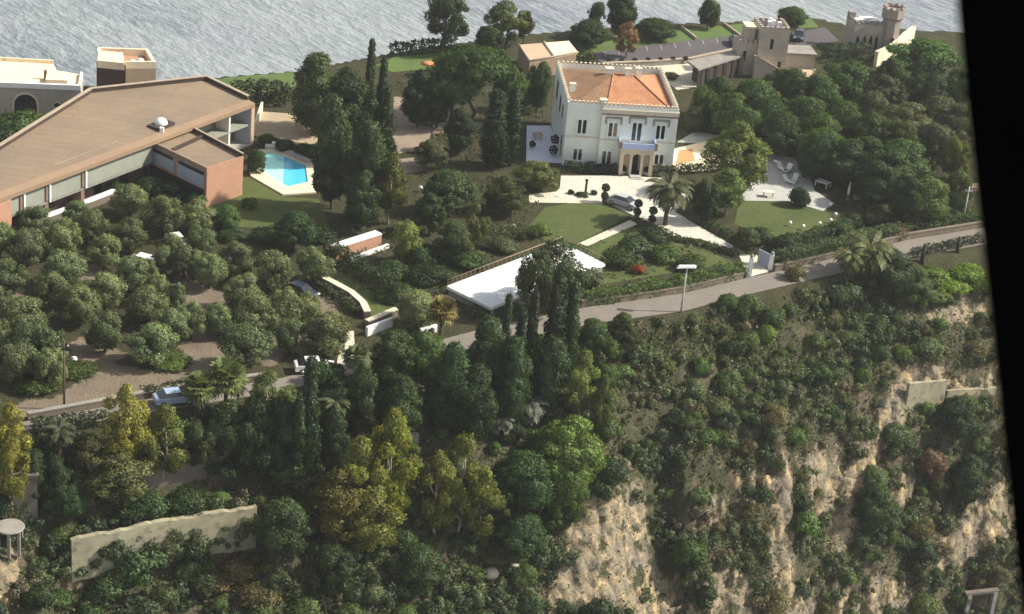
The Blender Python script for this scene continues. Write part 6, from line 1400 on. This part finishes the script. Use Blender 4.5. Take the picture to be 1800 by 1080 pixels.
# ---- shrubs over the slope below the road
SLOPEW = [P2([(0, 760), (600, 680), (1030, 590), (1200, 565), (1440, 505), (1740, 445), (1800, 1090), (0, 1090)])]
TINTS = [("dark green", G_DARK, 'shrub'), ("mid green", (.036, .056, .021), 'shrub'), ("olive green", (.052, .066, .025), 'shrub'), ("grey-green", (.060, .074, .042), 'shrub'), ("light green", (.070, .102, .030), 'shrub'), ("dry brown", (.085, .070, .048), 'dry')]
def slope_shrubs():
    rg = np.random.default_rng(21); items = []; pts = []
    tries = 0
    while len(items) < 275 and tries < 9000:
        tries += 1
        px, py = rg.uniform(-40, 1790), rg.uniform(540, 1110)
        b = at(px, py); s = float(roads(b[0], b[1]))
        if s < 1.6: continue
        k = rock_at(np.array([b[0]]), np.array([b[1]]))[0]
        if k and rg.random() > .03: continue
        if rock_at(np.array([b[0], b[0] - 1.2, b[0] + 1.2]), np.array([b[1] - 1.4, b[1], b[1]])).sum() >= 2 and rg.random() > .25: continue
        if px < 480 and 800 < py < 1010 and any((lambda p_, hh: abs(np.interp(b[0], [q[0] for q in p_], [q[1] for q in p_]) - b[1] - 0.6) < 1.3 and p_[0][0] - .5 < b[0] < p_[-1][0] + .5)(*WALLS[n_]) for n_ in WALLS): continue
        w = (rg.uniform(1.4, 3.4) if rg.random() < .65 else rg.uniform(3.0, 4.8)) * (.5 if k else 1)
        if any((b[0] - q[0]) ** 2 + (b[1] - q[1]) ** 2 < (.30 * (w + q[2])) ** 2 for q in pts): continue
        pts.append((b[0], b[1], w))
        n = vnoise(np.array([b[0] * .16]), np.array([b[1] * .16 + 50]))[0] + rg.normal() * .16
        dry = vnoise(np.array([b[0] * .1 + 70]), np.array([b[1] * .1]))[0] + (.12 if px > 1150 else -.12)
        t = TINTS[5] if dry + rg.normal() * .08 > .74 else TINTS[int(np.clip(n * 6.2 - .6, 0, 4))]
        o = plant(t[2], b, w, w * rg.uniform(.42, .75), t[1], "shrub"); o["group"] = "shrubs covering the slope below the road"; o["tint"] = t[0]
        items.append((o, b))
    rows_label(items, lambda o: o["tint"] + " slope shrub", 12, "band", " below the road")
    for o, b in items: del o["tint"]
slope_shrubs()

# ---- uncountable low growth
def undergrowth(name, n, region, seed, leaf, hmax, color, dens_thr=.40, rock_keep=.05):
    rg = np.random.default_rng(seed); x0, x1, y0, y1 = region
    X = rg.uniform(x0, x1, n); Y = rg.uniform(y0, y1, n); s = roads(X, Y)
    d = fbm(X * .45, Y * .45, 3) + rg.normal(size=n) * .08
    rk = rock_at(X, Y)
    ok = (s > 1.8) & (s < 48) & (d > dens_thr) & ((rk < .5) | (rg.random(n) < rock_keep))
    for k, (pts, hh) in WALLS.items():
        dd = np.interp(X, [p[0] for p in pts], [p[1] for p in pts]) - Y; ok &= ~((dd > -.3) & (dd < 1.0) & (X > pts[0][0] - 1) & (X < pts[-1][0] + 1))
    X, Y, d = X[ok], Y[ok], d[ok]; Z = h(X, Y) + rg.uniform(0, 1, len(X)) ** 1.5 * hmax * np.clip((d - dens_thr) * 5, .15, 1.2)
    C = np.stack([X, Y, Z], -1); Nn = np.tile(np.array([[.05, -.5, .8]]), (len(X), 1))
    V, Fq, Nv = leaves(C, Nn, leaf, rg, .9)
    o = link(name, np_mesh(name, V, Fq, M["leaf"])); k = fol(color); o.color = (color[0] * k, color[1] * k, color[2] * k, 1); tag(o, kind="stuff"); return o
undergrowth("undergrowth", 240000, (-56, 80, 140, 240), 31, .20, 1.0, (.034, .042, .018), .36)
undergrowth("undergrowth", 110000, (-56, 60, 140, 232), 32, .18, .8, (.054, .062, .030), .44)
undergrowth("undergrowth", 60000, (-56, 60, 140, 232), 33, .18, .9, (.056, .066, .030), .50)
def scrub(seed, n, color, w0, w1, leaf, pxr, keep):
    """the low thicket between the single shrubs, past counting"""
    rg = np.random.default_rng(seed); Vs = []; Fs = []; Nn_ = []; k0 = 0; made = 0
    for _ in range(n * 8):
        if made >= n: break
        px, py = rg.uniform(*pxr[0]), rg.uniform(*pxr[1]); b = at(px, py); s = float(roads(b[0], b[1]))
        if s < 1.8: continue
        if vnoise(np.array([b[0] * .3 + seed]), np.array([b[1] * .3]))[0] < .35: continue
        if rock_at(np.array([b[0]]), np.array([b[1]]))[0] and rg.random() > keep: continue
        if any(-.3 < np.interp(b[0], [q[0] for q in p_], [q[1] for q in p_]) - b[1] < 1.6 and p_[0][0] - 1 < b[0] < p_[-1][0] + 1 for p_, hh in WALLS.values()): continue
        made += 1; w = rg.uniform(w0, w1)
        lb = [((b[0] + rg.normal() * w * .3, b[1] + rg.normal() * w * .3, b[2] + rg.uniform(.1, .45) * w), w * rg.uniform(.2, .36)) for _i in range(5)]
        V, Fq, Nv = lobes_to_leaves(lb, leaf, .8, rg); Vs.append(V); Fs.append(Fq + k0); Nn_.append(Nv); k0 += len(V)
    o = link("scrub", np_mesh("scrub", np.concatenate(Vs), np.concatenate(Fs), M["leaf"], np.concatenate(Nn_))); k = fol(color); o.color = (color[0] * k, color[1] * k, color[2] * k, 1); tag(o, kind="stuff")
ALLR = ((-20, 1960), (500, 1095))
scrub(51, 430, G_DARK, .9, 2.4, .15, ALLR, .02); scrub(52, 380, (.040, .052, .022), .9, 2.2, .15, ALLR, .02); scrub(53, 300, (.060, .074, .034), .8, 2.0, .14, ALLR, .03); scrub(54, 123, (.082, .070, .046), .7, 1.8, .13, ALLR, .08)
scrub(55, 120, (.070, .088, .032), .7, 1.6, .13, ALLR, .02)
def ground_cover():
    """low planting between the garden trees on the plateau"""
    rg = np.random.default_rng(41); n = 80000
    polys = [fl(p) for p in ([(560, 400), (760, 300), (960, 320), (930, 420), (780, 520), (690, 560)], [(1060, 500), (1020, 440), (1110, 400), (1200, 425), (1300, 460), (1300, 485)], [(1290, 400), (1440, 425), (1520, 380), (1600, 400), (1370, 470), (1330, 445)], [(690, 130), (960, 120), (960, 280), (760, 300), (700, 270), (560, 300), (560, 250)], [(1230, 160), (1690, 90), (1950, 80), (1950, 350), (1700, 380), (1480, 380), (1440, 300), (1250, 240)])]
    skip = [fl(p) for p in ([(1300, 352), (1350, 266), (1395, 278), (1466, 357), (1446, 371)], [(692, 170), (720, 172), (718, 215), (760, 225), (750, 262), (700, 270)], [(926, 221), (968, 221), (992, 287), (925, 283)], [(1300, 352), (1452, 372), (1482, 395), (1440, 425), (1290, 395)], [(925, 402), (958, 365), (1058, 356), (1108, 380), (1010, 430)])]
    X = rg.uniform(-45, 95, n); Y = rg.uniform(190, 320, n); ok = np.zeros(n, bool)
    for p in polys: ok |= inpoly(X, Y, p)
    for p in skip: ok &= ~inpoly(X, Y, p)
    d = fbm(X * .5, Y * .5, 3); ok &= d + rg.normal(size=n) * .06 > .45
    X, Y, d = X[ok], Y[ok], d[ok]; Z = rg.uniform(0, .6, len(X)) * np.clip((d - .4) * 5, .2, 1.3)
    V, Fq, Nv = leaves(np.stack([X, Y, Z], -1), np.tile(np.array([[0, -.2, .9]]), (len(X), 1)), .2, rg, .9)
    o = link("ground_cover", np_mesh("ground_cover", V, Fq, M["leaf"])); o.color = (.050, .058, .025, 1); tag(o, kind="stuff")
ground_cover()

# ---- terrace furniture
def lounge_chair(px, py, rz, label):
    p = flat(px, py, PZ + .055); root = empty("lounge_chair", tuple(p), rz); tag(root, label, "lounge chair", "white lounge chairs on the grey deck")
    m = MB(); m.box(-.35, .35, -1.0, .35, .3, .38); m.build("seat", M["white"], root)
    m = MB(); m.add([(-.35, .35, .3), (.35, .35, .3), (.35, .95, .95), (-.35, .95, .95), (-.35, .35, .4), (.35, .35, .4), (.35, .89, 1.0), (-.35, .89, 1.0)], [(0, 1, 2, 3), (7, 6, 5, 4), (0, 4, 5, 1), (1, 5, 6, 2), (2, 6, 7, 3), (3, 7, 4, 0)]); m.build("backrest", M["white"], root)
    for x in (-.31, .31):
        for y in (-.9, .3): m = MB(); m.box(x - .04, x + .04, y - .04, y + .04, 0, .3); m.build("leg", M["metal"], root)
for px, py, rz, lab in ((1374, 300, .6, "white lounge chair at the upper end of the grey deck"), (1384, 302, -.5, "white lounge chair right of the uppermost one on the deck"), (1386, 322, .9, "white lounge chair in the lower pair, left one"), (1396, 320, -.3, "white lounge chair in the lower pair, right one")):
    lounge_chair(px, py, rz, lab)
def table(px, py, rz, w, d, label, z=PZ + .055, mat="white"):
    p = flat(px, py, z); root = empty("table", tuple(p), rz); tag(root, label, "table")
    m = MB(); m.box(-w / 2, w / 2, -d / 2, d / 2, .68, .75); m.build("tabletop", M[mat], root)
    for x in (-1, 1):
        for y in (-1, 1): m = MB(); m.box(x * (w / 2 - .1) - .05, x * (w / 2 - .1) + .05, y * (d / 2 - .1) - .05, y * (d / 2 - .1) + .05, 0, .68); m.build("leg", M[mat], root)
table(1446, 328, R(-35), 1.9, 1.3, "white table in shade at the right edge of the grey deck")
table(1350, 346, R(0), 1.4, .9, "low pale table on the sunlit end of the deck", mat="roofcream")
table(1256, 268, R(10), 2.2, 1.2, "white table on the cream terrace beside the villa", PZ + .01)
table(1590, 340, R(20), 1.6, 1.0, "white table under the right-hand wood", .05)
table(945, 244, R(15), 1.2, 1.2, "table on the shaded pale terrace left of the villa", PZ, "tan")
def closed_parasol(px, py, label, hh=2.6, mat="white"):
    p = flat(px, py, .04); root = empty("closed_parasol", tuple(p)); tag(root, label, "parasol")
    m = MB(); m.tube([(0, 0, 0), (0, 0, hh + .1)], .035, 8); m.build("pole", M["metal"], root)
    m = MB(); m.lathe([(.16, hh - 1.9), (.22, hh - 1.5), (.15, hh - .5), (.03, hh)], (0, 0, 0), 12); m.build("canopy", M[mat], root)
    m = MB(); m.lathe([(.3, 0), (.3, .1), (.05, .14)], (0, 0, 0), 12); m.build("base", M["concrete"], root)
closed_parasol(1490, 352, "closed white parasol right of the grey deck")
closed_parasol(1517, 336, "smaller closed white parasol in the wood's shade", 1.8)
def open_parasol(px, py, mat, label, r=1.2, hh=2.4):
    p = flat(px, py, .04); root = empty("parasol", tuple(p)); tag(root, label, "parasol")
    m = MB(); m.tube([(0, 0, 0), (0, 0, hh)], .04, 8); m.build("pole", M["metal"], root)
    m = MB(); m.lathe([(r, hh - .5), (r * .5, hh - .2), (.03, hh)], (0, 0, 0), 8); m.build("canopy", M[mat], root)
open_parasol(751, 134, "orange", "small orange sunshade on the far lawn among dark trees")
open_parasol(1272, 275, "shadeblue_floor", "pale green-white sunshade on the cream terrace beside the bright tree", 1.3)
def dark_parasol_pot(px, py, label, hh, r):
    p = flat(px, py, .06); root = empty("potted_bush", tuple(p)); tag(root, label, "potted plant")
    m = MB(); m.lathe([(.25, 0), (.32, .45), (.01, .45)], (0, 0, 0), 12); m.build("pot", M["pot"], root)
    f = link("foliage", leafball(r, 240, .16), root); f.location = (0, 0, hh); f.color = (.02, .03, .014, 1)
dark_parasol_pot(974, 262, "dark round potted bush beside the villa's left wall", 1.4, .62)
dark_parasol_pot(972, 274, "lower dark potted bush beside the villa's left wall", .85, .6)
dark_parasol_pot(1094, 306, "dark potted bush in the left arch of the portico", .8, .42)
dark_parasol_pot(1136, 308, "dark potted bush in the right arch of the portico", .8, .42)
dark_parasol_pot(935, 262, "potted bush on the left edge of the shaded pale terrace", .7, .42)
for i, px in enumerate((1070, 1092, 1115, 1138, 1160, 1182, 1204)):
    p = flat(px, 116 - i * .7, PZ); root = empty("planter", tuple(p)); tag(root, "white planter behind the villa, %s from left in the row" % WORDS[i], "planter", "white planters on the terrace wall behind the villa")
    m = MB(); m.lathe([(.26, 0), (.38, .5), (.42, .55), (.01, .55)], (0, 0, 0), 12); m.build("pot", M["pot"], root)
    f = link("foliage", leafball(.38, 160, .15), root); f.location = (0, 0, .8); f.color = (.05, .045, .03, 1)
# plaza bed with slim column
p = flat(1029, 342, PZ); root = empty("garden_column", tuple(p)); tag(root, "slim dark column rising from the plaza bed", "column")
m = MB(); m.lathe([(.3, 0), (.3, .3), (.16, .4), (.14, 1.8), (.22, 1.9), (.22, 2.1), (.01, 2.2)], (0, 0, 0), 12); m.build("shaft", M["upstand"], root)
# cactus-like dark posts on the road edge, right
for px, py, hh, lab in ((1620, 462, 2.6, "dark columnar cactus on the outer road edge at right"), (1682, 444, 2.0, "second dark columnar cactus nearer the window post")):
    p = at(px, py); root = empty("cactus", tuple(p)); tag(root, lab, "cactus")
    m = MB(); m.tube([(0, 0, -.3), (.05, 0, hh)], [.28, .2], 9); m.tube([(0, 0, hh * .4), (.45, .1, hh * .5), (.5, .1, hh * .8)], [.16, .17, .12], 8); c_ = m.build("stem", surf("cactus_skin", (.02, .03, .018), (.03, .04, .022), 2, .8), root)
for px, py, r, lab in ((1382, 476, .35, "pale boulder beside the right gate pillar"), (862, 1012, .9, "pale rounded boulder low on the centre slope"), (905, 1000, .6, "smaller pale boulder beside the rounded one on the centre slope"), (1640, 408, .4, "pale stone on the roadside wall at right")):
    p = at(px, py); rg = np.random.default_rng(int(px)); m = MB(); m.ball((0, 0, r * .35), r, 14, r * .7); m.v = [tuple(np.array(v) * (1 + rg.normal() * .06)) for v in m.v]
    o = m.build("boulder", M["rockb"]); o.location = tuple(p); tag(o, lab, "boulder")
p = flat(130, 640, 0); m = MB(); m.lathe([(.35, 0), (.4, .5), (.3, .75), (.01, .8)], (0, 0, 0), 14); o = m.build("water_tank", M["white"]); o.location = tuple(p); tag(o, "small white rounded tank on the dirt at the left of the grove", "tank")

# ---- the dark window post of the aircraft the picture was taken from: a real post 0.8 m from the eye
def window_post():
    edge = [(1672, -260), (1681, 0), (1700, 200), (1722, 400), (1744, 600), (1765, 800), (1792, 1060), (1815, 1300)]
    V = []; k = len(edge)
    for px, py in edge:
        a = np.array([0, 0, CH]) + ray(px, py) / F * .80
        for dx, dy in ((0, 0), (.02, -.03), (.26, -.05), (.26, .10), (.03, .06)):
            V.append(a + camX * dx + FWD * dy)
    fs = []
    for i in range(k - 1):
        for j in range(5): fs.append((5 * i + j, 5 * i + (j + 1) % 5, 5 * i + 5 + (j + 1) % 5, 5 * i + 5 + j))
    fs += [(4, 3, 2, 1, 0), tuple(5 * (k - 1) + j for j in range(5))]
    m = MB(); m.add(V, fs); o = m.build("window_post", M["black"]); tag(o, "black out-of-focus aircraft window post along the right edge of the view", "window post")
window_post()

# ------------------------------------------------------------------ thin sea haze
def haze():
    mb = MB(); mb.box(-1600, 1600, -600, 2600, -100, 102)
    m = bpy.data.materials.new("haze"); m.use_nodes = True; nt = m.node_tree; nt.nodes.clear()
    out = nt.nodes.new("ShaderNodeOutputMaterial"); v = nt.nodes.new("ShaderNodeVolumePrincipled")
    v.inputs["Color"].default_value = (.95, .97, 1.0, 1); v.inputs["Density"].default_value = .00012; v.inputs["Anisotropy"].default_value = .2
    nt.links.new(v.outputs[0], out.inputs["Volume"])
    tag(mb.build("haze", m), kind="stuff")
haze()
